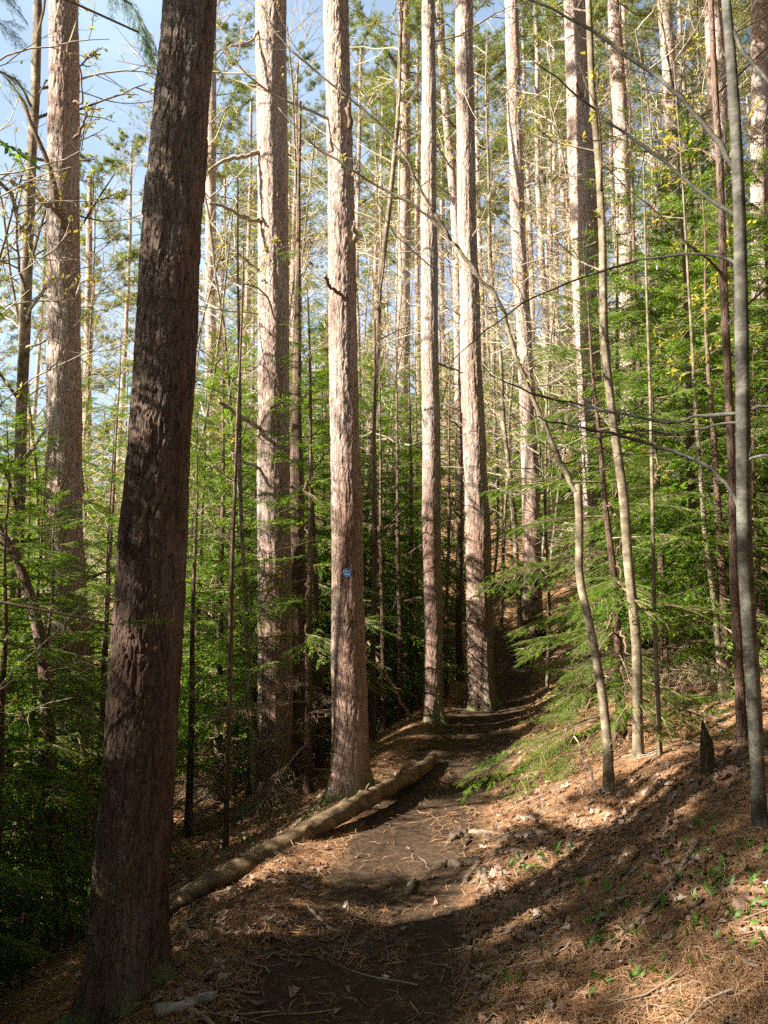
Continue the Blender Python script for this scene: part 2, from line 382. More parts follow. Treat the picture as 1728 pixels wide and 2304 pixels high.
def trunk_mesh(name, mat, pts, rad, sides=40, rows=220, zvis=9, seed=0, amp=1.0, flare=.35, lobes=5, lump=.03):
    """pts: centre line (n,3) in the thing's own space, rising in z"""
    pts = np.asarray(pts, float); rad = np.asarray(rad, float)
    z0, z1 = pts[0, 2], pts[-1, 2]
    zv = min(zvis, z1 - .01)
    zz = np.concatenate([np.linspace(z0, zv, rows), np.linspace(zv, z1, 26)[1:]]) if z1 - zv > .1 else np.linspace(z0, z1, rows)
    zk = pts[:, 2]
    cx = np.interp(zz, zk, pts[:, 0]); cyy = np.interp(zz, zk, pts[:, 1]); r = np.interp(zz, zk, rad)
    if len(zz) > 40:
        ks = max(3, rows // 14) | 1; kk = np.hanning(ks + 2)[1:-1]; kk /= kk.sum()
        sm = lambda a: np.convolve(np.pad(a, ks // 2, mode='reflect', reflect_type='odd'), kk, 'valid')
        cx, cyy, r = sm(cx), sm(cyy), sm(r)
    cx = cx + .012 * vnoise(zz * .9, zz * 0, seed); cyy = cyy + .012 * vnoise(zz * .9, zz * 0 + 5, seed)
    th = np.arange(sides) * 2 * math.pi / sides
    TH, ZZ = np.meshgrid(th, zz); R = r[:, None] * np.ones_like(TH)
    hgt = ZZ - max(0, z0 + .3)
    fl = flare * np.exp(-np.clip(hgt, -.5, None) / .16) * (1 + .55 * np.sin(lobes * TH + seed) + .3 * np.sin((lobes - 2) * TH + 2 * seed))
    R = R * (1 + np.clip(fl, -.1, 1.2) + lump * np.sin(2 * TH + seed + ZZ * .7) + lump * vnoise(TH * 0 + ZZ * 1.7, np.cos(TH) * 2, seed + 3))
    if amp > 0:
        circ = 2 * math.pi * rad[0]
        n1 = max(6, round(circ / .05)); n2 = max(12, round(circ / .027))
        wob = .5 * vnoise(TH * 4, ZZ * 7, seed + 17) + .35 * vnoise(TH * 11, ZZ * 19, seed + 18); wz = .5 * vnoise(TH * 7, ZZ * 12, seed + 19)
        f1, e1, i1 = worley(TH / (2 * math.pi) * n1 + wob, ZZ / .24 + wz, n1, seed)
        g1, e2, i2 = worley(TH / (2 * math.pi) * n2 + 1.6 * wob, ZZ / .11 + wz, n2, seed + 50)
        d = .005 * (i1 - .5) - .006 * np.exp(-(e1 / .09) ** 2) + .0045 * (i2 - .5) - .002 * np.exp(-(e2 / .12) ** 2)
        d = d + .004 * vnoise(TH * 6, ZZ * 3, seed + 9)
        R = R + amp * d * np.clip(rad[0] / .15, .4, 1.2)
    V = np.stack([cx[:, None] + R * np.cos(TH), cyy[:, None] + R * np.sin(TH), ZZ], -1)
    n = len(zz); i = np.arange(n - 1)[:, None] * sides; j = np.arange(sides)[None, :]; j2 = (j + 1) % sides
    q = np.stack([i + j, i + j2, i + sides + j2, i + sides + j], -1).reshape(-1, 4)
    mb = MB(); mb.add(V.reshape(-1, 3), q)
    mb.add([[cx[-1], cyy[-1], zz[-1] + .03]])
    top = (n - 1) * sides
    mb.T.append(np.array([[top + k, top + (k + 1) % sides, n * sides] for k in range(sides)])); mb.tm.append(np.zeros(sides, int))
    return mb.mesh(name, mat)

def photo_line(rows, Y, H, taper=.5, ymore=None):
    """(view c, r, width) triples at forward distance Y -> base point and local centre line + radii"""
    P = []; R = []
    for (c, r, w) in sorted(rows, key=lambda a: -a[1]):
        p, t = px(c, r, Y); P.append(p); R.append(w * K / 2 / F * t)
    P = np.array(P); R = np.array(R)
    x0 = P[0, 0]
    zg = gz(x0, Y)
    if P[0, 2] > zg + .05:
        sl = (P[-1, 0] - P[0, 0]) / max(.1, P[-1, 2] - P[0, 2])
        x0 = P[0, 0] - .5 * sl * (P[0, 2] - zg); zg = gz(x0, Y)
        P = np.vstack([[x0, Y, zg], P]); R = np.concatenate([[R[0] * 1.06], R])
    keep = P[:, 2] >= zg - .02; P, R = P[keep], R[keep]
    if P[0, 2] > zg + .02: P = np.vstack([[P[0, 0], Y, zg], P]); R = np.concatenate([[R[0]], R])
    base = np.array([P[0, 0], Y, zg])
    P = np.vstack([[P[0, 0], Y, zg - .3], P]); R = np.concatenate([[R[0] * 1.05], R])
    if H > P[-1, 2] - zg:
        a = P[-1]; b = P[-2]; k = min(1.0, 1.0); sl = (a[0] - b[0]) / max(.1, a[2] - b[2])
        top = np.array([a[0] + sl * .6 * (H + zg - a[2]), Y, H + zg])
        P = np.vstack([P, top]); R = np.concatenate([R, [min(R[-1] * .9, R[1] * taper)]])
    return base, P - base, R

def centre_at(L, z): return np.array([np.interp(z, L[:, 2], L[:, 0]), np.interp(z, L[:, 2], L[:, 1]), z])

# ------------------------------------------------------------------ branches
def wob_line(rng, p, d, L, n=6, droop=0., up=0., jit=.12):
    pts = [np.array(p, float)]; d = np.array(d, float); d /= np.linalg.norm(d)
    for k in range(n - 1):
        d = d + rng.normal(0, jit, 3) + np.array([0, 0, up - droop]) / n; d /= np.linalg.norm(d)
        pts.append(pts[-1] + d * L / (n - 1))
    return np.array(pts)

def bare_branch(mb, rng, p, d, L, r, depth=2, up=.3, k=5, mi=0, buds=None, nsub=5, jit=.14):
    n = max(4, int(L / .18) + 2) if L > .4 else 4
    ln = wob_line(rng, p, d, L, min(n, 9), 0, up, jit)
    mb.tube(ln, np.linspace(r, r * .35, len(ln)), k if r > .008 else 3, mi)
    if depth > 0:
        for s in range(nsub):
            t = rng.uniform(.2, .98); i = min(int(t * (len(ln) - 1)), len(ln) - 2); f = t * (len(ln) - 1) - i
            q = ln[i] * (1 - f) + ln[i + 1] * f; dd = ln[i + 1] - ln[i]; dd /= np.linalg.norm(dd)
            side = rng.normal(0, 1, 3); side -= dd * side.dot(dd); side[2] *= .6; side /= np.linalg.norm(side) + 1e-6
            nd = dd * rng.uniform(.5, .9) + side * rng.uniform(.5, 1)
            bare_branch(mb, rng, q, nd, L * rng.uniform(.22, .5) * (1.1 - .5 * t), max(.0022, r * .5), depth - 1, up, k, mi, buds, max(2, nsub - 1), jit)
    elif buds is not None:
        buds.append((ln[-1], ln[-1] - ln[-2]))
        if rng.random() < .4: buds.append((ln[len(ln) // 2], ln[-1] - ln[-2]))

def add_leaves(mb, rng, spots, size, n=(2, 4), mi=1, frac=1.0, droop=.3):
    for p, d in spots:
        if rng.random() > frac: continue
        for _ in range(rng.integers(*n)):
            a = rng.normal(0, 1, 3); a[2] -= droop; a /= np.linalg.norm(a); s = size * rng.uniform(.6, 1.3)
            b = np.cross(a, rng.normal(0, 1, 3)); b /= np.linalg.norm(b) + 1e-6
            nn = np.cross(a, b) * s * .12
            mb.add([p, p + a * s * .45 + b * s * .28 + nn, p + a * s, p + a * s * .45 - b * s * .28 + nn], [[0, 1, 2, 3]], mi=mi)

# hemlock fronds -------------------------------------------------
def frond(seed, L=1.2, mode='leaflet', dens=1.0):
    """flat spray along +x. material 0 needles, 1 twig"""
    rng = np.random.default_rng(seed); mb = MB()
    ax = np.stack([np.linspace(0, L, 9), .05 * L * np.cumsum(rng.normal(0, .35, 9)) * np.linspace(0, 1, 9), np.zeros(9)], 1)
    A = []; D = []; LN = []; NRM = []
    def shoots(p, d, l, zt):
        A.append(p); D.append(d); LN.append(l); NRM.append(np.array([rng.normal(0, .6), rng.normal(0, .6), 1.]))
    mb.tube(ax, np.linspace(.0075, .002, 9), 4, 1)
    s = .10 * L
    while s < L * .985:
        for side in (-1, 1):
            if mode != 'bare' and rng.random() < .2: continue
            f = s / L
            l = .46 * L * (1 - f) ** .75 * min(1, .35 + f * 2.2) * rng.uniform(.4, 1.15) + .03
            i = np.interp(s, ax[:, 0], np.arange(9)); k0 = min(int(i), 7); p = ax[k0] + (ax[k0 + 1] - ax[k0]) * (i - k0)
            ang = side * math.radians(rng.uniform(44, 66)); tilt = rng.normal(-.08, .13)
            n = 5; pts = [p]; a = ang
            for q in range(n - 1):
                a -= side * math.radians(rng.uniform(2, 7)); pts.append(pts[-1] + np.array([math.cos(a), math.sin(a), tilt - .05 * q]) * l / (n - 1))
            pts = np.array(pts)
            mb.tube(pts, np.linspace(.0032, .0014, n), 3, 1)
            if mode == 'bare':
                for q in range(3):
                    t = rng.uniform(.3, 1); ii = min(int(t * (n - 1)), n - 2); pp = pts[ii] + (pts[ii + 1] - pts[ii]) * (t * (n - 1) - ii)
                    a2 = a + rng.choice([-1, 1]) * rng.uniform(.5, 1.1); dl = l * rng.uniform(.15, .4)
                    mb.tube([pp, pp + np.array([math.cos(a2), math.sin(a2), rng.normal(0, .3)]) * dl], [.0018, .001], 3, 1)
                continue
            step = (.034 if mode == 'leaflet' else .03) / dens; t = .02
            while t < l:
                ft = t / l; ii = min(int(ft * (n - 1)), n - 2); g = ft * (n - 1) - ii
                pp = pts[ii] + (pts[ii + 1] - pts[ii]) * g; dd = pts[ii + 1] - pts[ii]; dd = dd / np.linalg.norm(dd); aa = math.atan2(dd[1], dd[0])
                for s2 in (-1, 1):
                    if rng.random() < .12: continue
                    a2 = aa + s2 * math.radians(rng.uniform(35, 60)); tl = rng.uniform(.035, .085) * (1 - .5 * ft) * (1.25 - .4 * f)
                    shoots(pp, np.array([math.cos(a2), math.sin(a2), rng.normal(-.08, .16)]), tl, 0)
                t += step * rng.uniform(.8, 1.25)
            shoots(pts[-1], (pts[-1] - pts[-2]) / np.linalg.norm(pts[-1] - pts[-2]), rng.uniform(.04, .07), 0)
        s += .055 * rng.uniform(.75, 1.25) / dens
    if A:
        A = np.array(A); D = np.array(D); D /= np.linalg.norm(D, axis=1)[:, None]; LN = np.array(LN); NRM = np.array(NRM)
        B = np.cross(NRM, D); B /= np.linalg.norm(B, axis=1)[:, None]
        if mode == 'leaflet':
            w = rng.uniform(.0085, .0135, len(A))
            v = np.stack([A, A + D * (LN * .4)[:, None] + B * w[:, None], A + D * LN[:, None], A + D * (LN * .4)[:, None] - B * w[:, None]], 1)
            mb.add(v.reshape(-1, 3), np.arange(len(A) * 4).reshape(-1, 4), mi=0)
        else:
            for st in np.arange(.03, 1.0, .115):
                for s2 in (-1, 1):
                    p0 = A + D * (LN * (st + .04 * s2))[:, None]
                    nl = rng.uniform(.009, .014, len(A)) * (1.1 - .4 * st)
                    dd = D * .62 + B * s2 * .78; nn = np.cross(NRM, dd); nn /= np.linalg.norm(nn, axis=1)[:, None]
                    w = .0019
                    tip = p0 + dd * nl[:, None] + np.stack([np.zeros(len(A)), np.zeros(len(A)), rng.normal(0, .002, len(A))], 1)
                    v = np.stack([p0 - nn * w * .6, p0 + dd * (nl * .6)[:, None] - nn * w, tip, p0 + dd * (nl * .6)[:, None] + nn * w], 1)
                    mb.add(v.reshape(-1, 3), np.arange(len(A) * 4).reshape(-1, 4), mi=0)
    V, Q, T, qm, tm = mb.arrays()
    V = V.copy(); V[:, 2] += -.16 * (V[:, 0] / L) ** 2 * L - .22 * V[:, 1] ** 2 / L
    return V, Q, T, qm, tm

FRONDS = [frond(100 + k) for k in range(7)]
FRONDS_SPARSE = [frond(140 + k, dens=.72) for k in range(4)]
FRONDS_NEEDLE = [frond(200 + k, L=.9, mode='needle') for k in range(3)]
FRONDS_BARE = [frond(300 + k, mode='bare') for k in range(5)]

def hemlock_meshes(seed, h, r0, nb, lmax, live=.12, fr=None, dead=.0, mats=None, lo=0., skip=.0, lean=.02):
    """a hemlock h metres tall -> (trunk mesh, crown mesh)"""
    rng = np.random.default_rng(seed); fr = fr or FRONDS
    zz = np.linspace(-.25, h, 9)
    pts = np.stack([np.cumsum(rng.normal(0, lean, 9)) * zz.clip(0) / h, np.cumsum(rng.normal(0, lean, 9)) * zz.clip(0) / h, zz], 1)
    rad = r0 * np.interp(zz, [-.3, 0, h], [1.15, 1, .06])
    tm_ = trunk_mesh('hemlock_trunk', M_HEMBARK, pts, rad, 10, 40, h * .999, seed, 0, .25)
    mb = MB(); az = rng.uniform(0, 6.28)
    for k in range(nb):
        f = (k + rng.uniform(0, 1)) / nb
        z = h * (lo + (1 - lo) * f ** .9) * .985
        az += 2.4 + rng.normal(0, .3)
        rel = z / h
        L = lmax * (1 - rel) ** .72 * rng.uniform(.65, 1.1) + .16
        if rng.random() < skip: continue
        c = centre_at(pts, z)
        isdead = rel < dead or (rel < live and rng.random() < .8)
        pitch = -.10 + .75 * rel ** 2 + rng.normal(0, .12)
        A = (FRONDS_BARE if isdead else fr)[rng.integers(0, len(FRONDS_BARE if isdead else fr))]
        ref = .9 if (fr is FRONDS_NEEDLE and not isdead) else 1.2
        s = L / ref
        Mx = rotm(az, pitch, rng.normal(0, .25))
        mb.addmesh(A, Mx * np.array([s, s * rng.uniform(.6, .95), s]), c)
        for sd in (-1, 1):
            if L < .35 or rng.random() < .25: continue
            f = rng.uniform(.22, .6); s2 = s * rng.uniform(.32, .6) * (1.1 - .5 * f)
            q = c + Mx @ np.array([f * L, 0, -.16 * f * f * L])
            B = (FRONDS_BARE if isdead else fr)[rng.integers(0, len(FRONDS_BARE if isdead else fr))]
            mb.addmesh(B, rotm(az + sd * rng.uniform(.35, .95), pitch + rng.normal(-.05, .22), rng.normal(0, .4)) * np.array([s2, s2 * rng.uniform(.7, 1.2), s2]), q)
    crown = mb.mesh('hemlock_crown', mats or [M_HEM, M_TWIGDARK], False)
    return tm_, crown

# pine crowns -----------------------------------------------------
def tuft(rng, n=15, l=.12, w=.0045):
    a = rng.normal(0, 1, (n, 3)); a[:, 0] = np.abs(a[:, 0]) * .9 + .2; a[:, 2] += .25
    a /= np.linalg.norm(a, axis=1)[:, None]; b = np.cross(a, rng.normal(0, 1, (n, 3))); b /= np.linalg.norm(b, axis=1)[:, None]
    ll = (l * rng.uniform(.75, 1.15, n))[:, None]
    v = np.stack([-b * w * .5, b * w * .5, a * ll * .6 + b * w, a * ll, a * ll * .6 - b * w], 1)
    q = np.arange(n)[:, None] * 5 + np.array([0, 1, 2, 4])[None]; t = np.arange(n)[:, None] * 5 + np.array([4, 2, 3])[None]
    return v.reshape(-1, 3), q, t, np.zeros(n, int), np.zeros(n, int)
_r = np.random.default_rng(5)
TUFTS = [tuft(_r, 18, .13, .0052) for _ in range(6)]

def pine_crown(seed, Hc=8.5, nb=34, lmax=2.5):
    rng = np.random.default_rng(seed); mb = MB(); az = 0
    for k in range(nb):
        f = (k + rng.uniform(0, 1)) / nb; z = Hc * f; az += 2.4 + rng.normal(0, .4)
        L = lmax * (np.sin(min(1, f * 2.2 + .35) * 1.57)) * (1 - f) ** .6 * rng.uniform(.6, 1.1) + .35
        d = np.array([math.cos(az), math.sin(az), rng.uniform(-.15, .25) + .5 * f])
        ln = wob_line(rng, [0, 0, z], d, L, 7, 0, .35, .08)
        mb.tube(ln, np.linspace(.024, .006, 7) * (1.1 - .5 * f), 4, 1)
        tips = [(ln[-1], ln[-1] - ln[-2])]
        for s in range(int(8 + L * 8)):
            t = rng.uniform(.35, 1); i = min(int(t * 6), 5); q = ln[i] + (ln[i + 1] - ln[i]) * (t * 6 - i)
            dd = ln[i + 1] - ln[i]; dd /= np.linalg.norm(dd); sd = rng.normal(0, 1, 3); sd[2] = abs(sd[2]) * .5
            l2 = wob_line(rng, q, dd * .7 + sd * .5, L * rng.uniform(.12, .32), 4, 0, .4, .1)
            mb.tube(l2, [.006, .005, .0045, .004], 3, 1)
            tips += [(l2[-1], l2[-1] - l2[-2]), (l2[2], l2[-1] - l2[-2])]
        for p, dd in tips:
            ax = math.atan2(dd[1], dd[0]); pt = math.atan2(dd[2], math.hypot(dd[0], dd[1])); s = rng.uniform(.85, 1.35)
            mb.addmesh(TUFTS[rng.integers(0, 6)], rotm(ax, pt, rng.uniform(0, 6)) * s, p)
    CROWN_ARR.append(mb.arrays()); return mb.mesh('pine_crown', [M_PINEN, M_TWIGDARK], False)
CROWN_ARR = []
CROWNS = [pine_crown(500 + k) for k in range(5)]
DENSE = [pine_crown(540 + k, 9.5, 100, 4.2) for k in range(2)]  # fuller crowns, shaped to block sky light from above the view

def pine_branchwork(seed, L, R, z0, z1, n, lmax=1.7, depth=1, stub=.25, sep=False):
    """dead lower branches along a trunk line L (n,3) with radii R"""
    rng = np.random.default_rng(seed); mb = MB(); out = []
    for k in range(n):
        if sep: mb = MB()
        z = z0 + (z1 - z0) * (k + rng.uniform(0, 1)) / n; c = centre_at(L, z); r = np.interp(z, L[:, 2], R)
        az = rng.uniform(0, 6.28); d = np.array([math.cos(az), math.sin(az), rng.uniform(-.15, .45)])
        p = c + np.array([math.cos(az), math.sin(az), 0]) * r * .8
        if rng.random() < stub:
            mb.tube(wob_line(rng, p, d, rng.uniform(.06, .22), 4), [.014, .012, .010, .006], 5)
        else:
            bare_branch(mb, rng, p, d, lmax * rng.uniform(.35, 1.1), rng.uniform(.007, .013), depth, rng.uniform(-.3, .5), 5, 0, None, 5)
        if sep: out.append(mb.mesh('dead_branch', [M_TWIG], False))
    return out if sep else mb.arrays()

# ------------------------------------------------------------------ the named pines
ORD = ['first', 'second', 'third', 'fourth', 'fifth', 'sixth', 'seventh', 'eighth', 'ninth', 'tenth', 'eleventh', 'twelfth',
       'thirteenth', 'fourteenth', 'fifteenth', 'sixteenth', 'seventeenth', 'eighteenth', 'nineteenth', 'twentieth'] + ['twenty-' + w for w in ('first', 'second', 'third', 'fourth', 'fifth', 'sixth', 'seventh', 'eighth', 'ninth')]
TREEINFO = {}
def named_pine(key, rows, Y, label, mat=M_PINE, sides=48, nrow=300, H=20, zvis=None, amp=1.0, flare=.35, nbr=14, z0=3.5, z1=13, group='red pine trunks', lmax=1.7, crown=True, lump=.03):
    base, L, R = photo_line(rows, Y, H)
    t = thing('pine_tree', label, 'pine tree', base, group)
    seed = int(abs(base[0] * 97 + Y * 31)) + 3
    zv = zvis or min(H * .9, Y * .85 + 3)
    link('trunk', trunk_mesh('pine_trunk', mat, L, R, sides, nrow, zv, seed, amp, flare, lump=lump), t)
    for me in (pine_branchwork(seed, L, R, z0, z1, nbr, lmax, sep=True) if nbr else []): link('dead_branch', me, t)
    if crown:
        c = centre_at(L, H - 7.5)
        link('crown', DENSE[seed % 2] if key in ('P1', 'P9') else CROWNS[seed % 5], t, tuple(c), (0, 0, seed * 1.7), (.95, .95, .95))
    TREEINFO[key] = (t, base, L, R)
    return t, base, L, R

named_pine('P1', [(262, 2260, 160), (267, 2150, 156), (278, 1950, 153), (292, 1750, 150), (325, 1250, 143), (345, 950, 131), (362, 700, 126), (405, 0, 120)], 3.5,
           'big dark leaning pine trunk in the left foreground, flaky brown bark', M_PINE_SHADED, 220, 900, 20, 5.6, 1.25, .42, 5, 6, 13)
named_pine('P2', [(160, 1900, 98), (152, 1500, 90), (138, 1000, 76), (137, 500, 66), (138, 0, 58)], 7.4,
           'straight brown pine second from the left edge, behind hemlock twigs', M_PINE_MID, 110, 500, nbr=10, z0=3)
named_pine('P3', [(592, 1690, 74), (594, 1250, 72), (592, 800, 70), (588, 400, 66), (587, 0, 64)], 8.6,
           'pine with pale broken limbs pointing left, between foreground trunk and blue-disc pine', M_PINE_MID, 110, 500, nbr=8, z0=4)
named_pine('P4', [(755, 1715, 80), (757, 1500, 74), (748, 1000, 63), (738, 400, 58), (726, 0, 54)], 6.7,
           'pine with the small blue disc nailed on, sunlit beside the log', M_PINE_MID, 130, 640, nbr=7, z0=4)
named_pine('P5', [(936, 1600, 46), (934, 1300, 42), (931, 1000, 39), (925, 500, 34), (926, 0, 28)], 9.6,
           'slim straight pine standing at the far end of the log', M_PINE_MID, 80, 420, nbr=10, z0=3)
named_pine('P6', [(1040, 1545, 62), (1036, 1300, 56), (1025, 1000, 49), (1008, 500, 42), (1002, 0, 36)], 10.6,
           'stout pine at the left edge of the trail, bark dappled to its base', M_PINE_MID, 90, 460, nbr=12, z0=3)
named_pine('P7', [(872, 1300, 32), (870, 900, 31), (873, 500, 28), (874, 0, 25)], 19,
           'sunlit pine behind, midway between blue-disc pine and slim log-end pine', sides=32, nbr=20, z0=3)
named_pine('P8', [(1150, 1375, 46), (1152, 1200, 37), (1140, 900, 35), (1120, 500, 31), (1103, 0, 28)], 14,
           'pine with curved arching root base where the trail bends left', sides=44, nbr=16, z0=3.5)
named_pine('P9', [(1292, 1300, 58), (1288, 1000, 57), (1272, 800, 56), (1258, 400, 56), (1243, 0, 48)], 11.5,
           'thick pale sunlit pine on the bank, beside a smooth tall sapling', M_PINE_MID, 90, 420, nbr=14, z0=5)
named_pine('P10', [(1358, 900, 36), (1355, 600, 33), (1342, 300, 32), (1327, 0, 27)], 16,
           'bright pine just right of the smooth tall sapling on the bank', sides=36, nbr=18, z0=4)
named_pine('P11', [(1465, 500, 28), (1453, 300, 27), (1435, 0, 29)], 20,
           'pale pine upslope, midway between the smooth sapling and right-hand maple', sides=32, nbr=20, z0=4)
named_pine('P12', [(1560, 600, 42), (1553, 300, 42), (1540, 0, 38)], 13.5,
           'pine directly left of and behind the upper right-hand maple stem', sides=40, nbr=14, z0=5)
named_pine('P13', [(1640, 500, 36), (1640, 300, 35), (1642, 0, 36)], 15,
           'pine at the right edge, right of the grey maple', sides=36, nbr=16, z0=5)
named_pine('P14', [(994, 1250, 18), (992, 900, 18), (985, 500, 19), (965, 250, 18), (947, 0, 16)], 18,
           'thin leaning pine seen against the left side of the trailside pine', sides=24, nbr=18, z0=3, H=17)
named_pine('P16', [(455, 900, 24), (455, 500, 23), (457, 200, 20)], 23,
           'pink-lit pine just right of the dark foreground trunk, background', sides=28, nbr=22, z0=3)
named_pine('P17', [(190, 1300, 20), (188, 900, 19)], 24,
           'faint pine just right of the left brown pine, low background', sides=24, nbr=14, z0=3, H=15)

# prominent broken limbs of named trees
def limb(key, pts, Y0, Y1, r0, r1, mat, name='dead_branch', twigs=0, seed=1, up=.2, buds=False, tl=.35):
    t, base, L, R = TREEINFO[key]
    n = len(pts); W = np.array([px(c, r, Y0 + (Y1 - Y0) * i / (n - 1))[0] for i, (c, r) in enumerate(pts)]) - base
    s = np.linspace(0, n - 1, (n - 1) * 4 + 1)
    # smooth (Catmull-Rom)
    P = []
    for q in s:
        i = min(int(q), n - 2); f = q - i
        p0, p1, p2, p3 = W[max(i - 1, 0)], W[i], W[i + 1], W[min(i + 2, n - 1)]
        P.append(.5 * (2 * p1 + (p2 - p0) * f + (2 * p0 - 5 * p1 + 4 * p2 - p3) * f ** 2 + (3 * p1 - p0 - 3 * p2 + p3) * f ** 3))
    P = np.array(P); rng = np.random.default_rng(seed)
    P[1:] += rng.normal(0, r0 * .35, P[1:].shape)
    mb = MB(); rad = np.linspace(r0, r1, len(P)) * (1 + .12 * rng.normal(0, 1, len(P)))
    mb.tube(P, rad, 8, 0, True)
    spots = [] 
    for k in range(twigs):
        i = rng.integers(len(P) // 5, len(P) - 1); dd = P[i + 1] - P[i]; dd /= np.linalg.norm(dd)
        sd = rng.normal(0, 1, 3); sd[1] *= .5
        bare_branch(mb, rng, P[i], dd * .8 + sd * .5, tl * rng.uniform(.5, 1.5), max(.0022, rad[i] * .4), 1, up, 4, 0, spots, 3)
    mats = [mat]
    if buds: add_leaves(mb, rng, spots, .03, (1, 3), 1); mats = [mat, M_BUD]
    return link(name, mb.mesh(name, mats, True), t)

limb('P3', [(560, 328), (530, 338), (495, 345), (455, 365), (445, 380)], 8.5, 8.2, .026, .014, M_TWIG, seed=2)
limb('P3', [(562, 480), (530, 470), (490, 450), (450, 440)], 8.5, 8.2, .026, .014, M_TWIG, seed=3)
limb('P3', [(565, 590), (530, 560), (505, 545)], 8.5, 8.4, .016, .01, M_TWIG, twigs=3, seed=4)
limb('P3', [(562, 925), (530, 905), (495, 880), (475, 868)], 8.5, 8.2, .03, .02, M_TWIG, seed=5)
limb('P3', [(560, 1010), (535, 1000), (508, 992)], 8.5, 8.3, .022, .015, M_TWIG, seed=6)
limb('P3', [(562, 60), (540, 90), (500, 100), (470, 110)], 8.5, 8.2, .016, .008, M_TWIG, twigs=4, seed=7)
limb('P4', [(748, 645), (730, 632), (712, 620), (703, 596)], 6.6, 6.4, .02, .014, M_TWIGDARK, seed=8)
limb('P4', [(760, 275), (752, 240), (757, 215)], 6.6, 6.5, .03, .008, M_TWIGDARK, seed=9)
limb('P4', [(770, 520), (765, 495), (768, 480)], 6.6, 6.5, .028, .01, M_TWIG, seed=10)
limb('P2', [(150, 500), (125, 460), (100, 330), (42, 210)], 7.3, 7.0, .035, .02, M_TWIGDARK, twigs=2, seed=11)
limb('P2', [(160, 300), (180, 270), (187, 235)], 7.3, 7.1, .02, .008, M_TWIGDARK, seed=12)
limb('P2', [(160, 220), (178, 218), (172, 150), (165, 135)], 7.3, 7.1, .013, .006, M_TWIGDARK, seed=13)
limb('P2', [(130, 450), (100, 440), (60, 410), (20, 390)], 7.3, 7.0, .03, .018, M_TWIG, twigs=2, seed=14)
limb('P5', [(945, 785), (975, 795), (1000, 805)], 9.6, 9.9, .018, .009, M_TWIG, seed=16)
limb('P6', [(1010, 690), (980, 672), (955, 660)], 10.6, 10.5, .018, .009, M_TWIG, seed=17)
limb('P6', [(1012, 905), (985, 885), (955, 872)], 10.6, 10.5, .016, .008, M_TWIG, seed=18)
limb('P9', [(1260, 205), (1248, 195), (1245, 175)], 11.3, 11.2, .035, .01, M_TWIGDARK, seed=19)
limb('P7', [(870, 790), (820, 765), (780, 750)], 19, 18.7, .03, .012, M_TWIG, seed=20)
limb('P8', [(1150, 1290), (1140, 1340), (1112, 1385), (1095, 1400)], 13.9, 13.2, .10, .07, M_ROOT, 'root', seed=21)
limb('P8', [(1158, 1340), (1185, 1385), (1205, 1440)], 13.9, 13.4, .09, .04, M_ROOT, 'root', seed=22)

# the marker on the blue-disc pine
def marker():
    t, base, L, R = TREEINFO['P4']
    p, tt = px(752, 1238, 6.7)
    lz = p[2] - base[2]; c = centre_at(L, lz) + base; r = np.interp(lz, L[:, 2], R)
    x = p[0] - c[0]; y = -math.sqrt(max(1e-4, r * r - x * x)) - .012
    q = c + np.array([x, y, 0]); az = math.atan2(x, -y)
    root = thing('trail_marker', 'small round blue trail disc nailed to the sunlit pine', 'trail marker', q, None, az * .6)
    rad = .034; mb = MB(); k = 40; th = np.arange(k) * 2 * math.pi / k
    front = np.stack([rad * np.cos(th), np.full(k, -.003), rad * np.sin(th)], 1); back = front + [0, .004, 0]
    mb.add(np.vstack([front, back, [[0, -.003, 0]], [[0, .001, 0]]]), [[a, (a + 1) % k, k + (a + 1) % k, k + a] for a in range(k)],
           [[(a + 1) % k, a, 2 * k] for a in range(k)] + [[k + a, k + (a + 1) % k, 2 * k + 1] for a in range(k)])
    link('disc', mb.mesh('marker_disc', plain('marker_blue', (.012, .065, .24), .5), False), root)
    rim = MB(); ring = np.stack([(rad - .003) * np.cos(np.append(th, 0)), np.full(k + 1, -.0035), (rad - .003) * np.sin(np.append(th, 0))], 1)
    rim.tube(ring, .0011, 5); link('rim', rim.mesh('marker_rim', plain('marker_rim', (.10, .20, .42), .5)), root)
    white = plain('marker_white', (.35, .45, .62), .5)
    for txt, z, s in (('FOOT', .003, .024), ('TRAIL', -.021, .02)):
        cu = bpy.data.curves.new('lettering', 'FONT'); cu.body = txt; cu.size = s; cu.align_x = 'CENTER'; cu.extrude = .0004
        tmp = bpy.data.objects.new('lettering', cu); COL.objects.link(tmp)
        dg = bpy.context.evaluated_depsgraph_get(); me = bpy.data.meshes.new_from_object(tmp.evaluated_get(dg))
        bpy.data.objects.remove(tmp)
        me.materials.clear(); me.materials.append(white)
        link('lettering', me, root, (0, -.0042, z), (math.radians(90), 0, 0))
    nm = MB(); nm.tube([[0, -.006, .031], [0, .004, .031]], [.003, .0015], 8, 0, True)
    link('nail', nm.mesh('nail', plain('nail_steel', (.3, .3, .3), .4)), root)
marker()

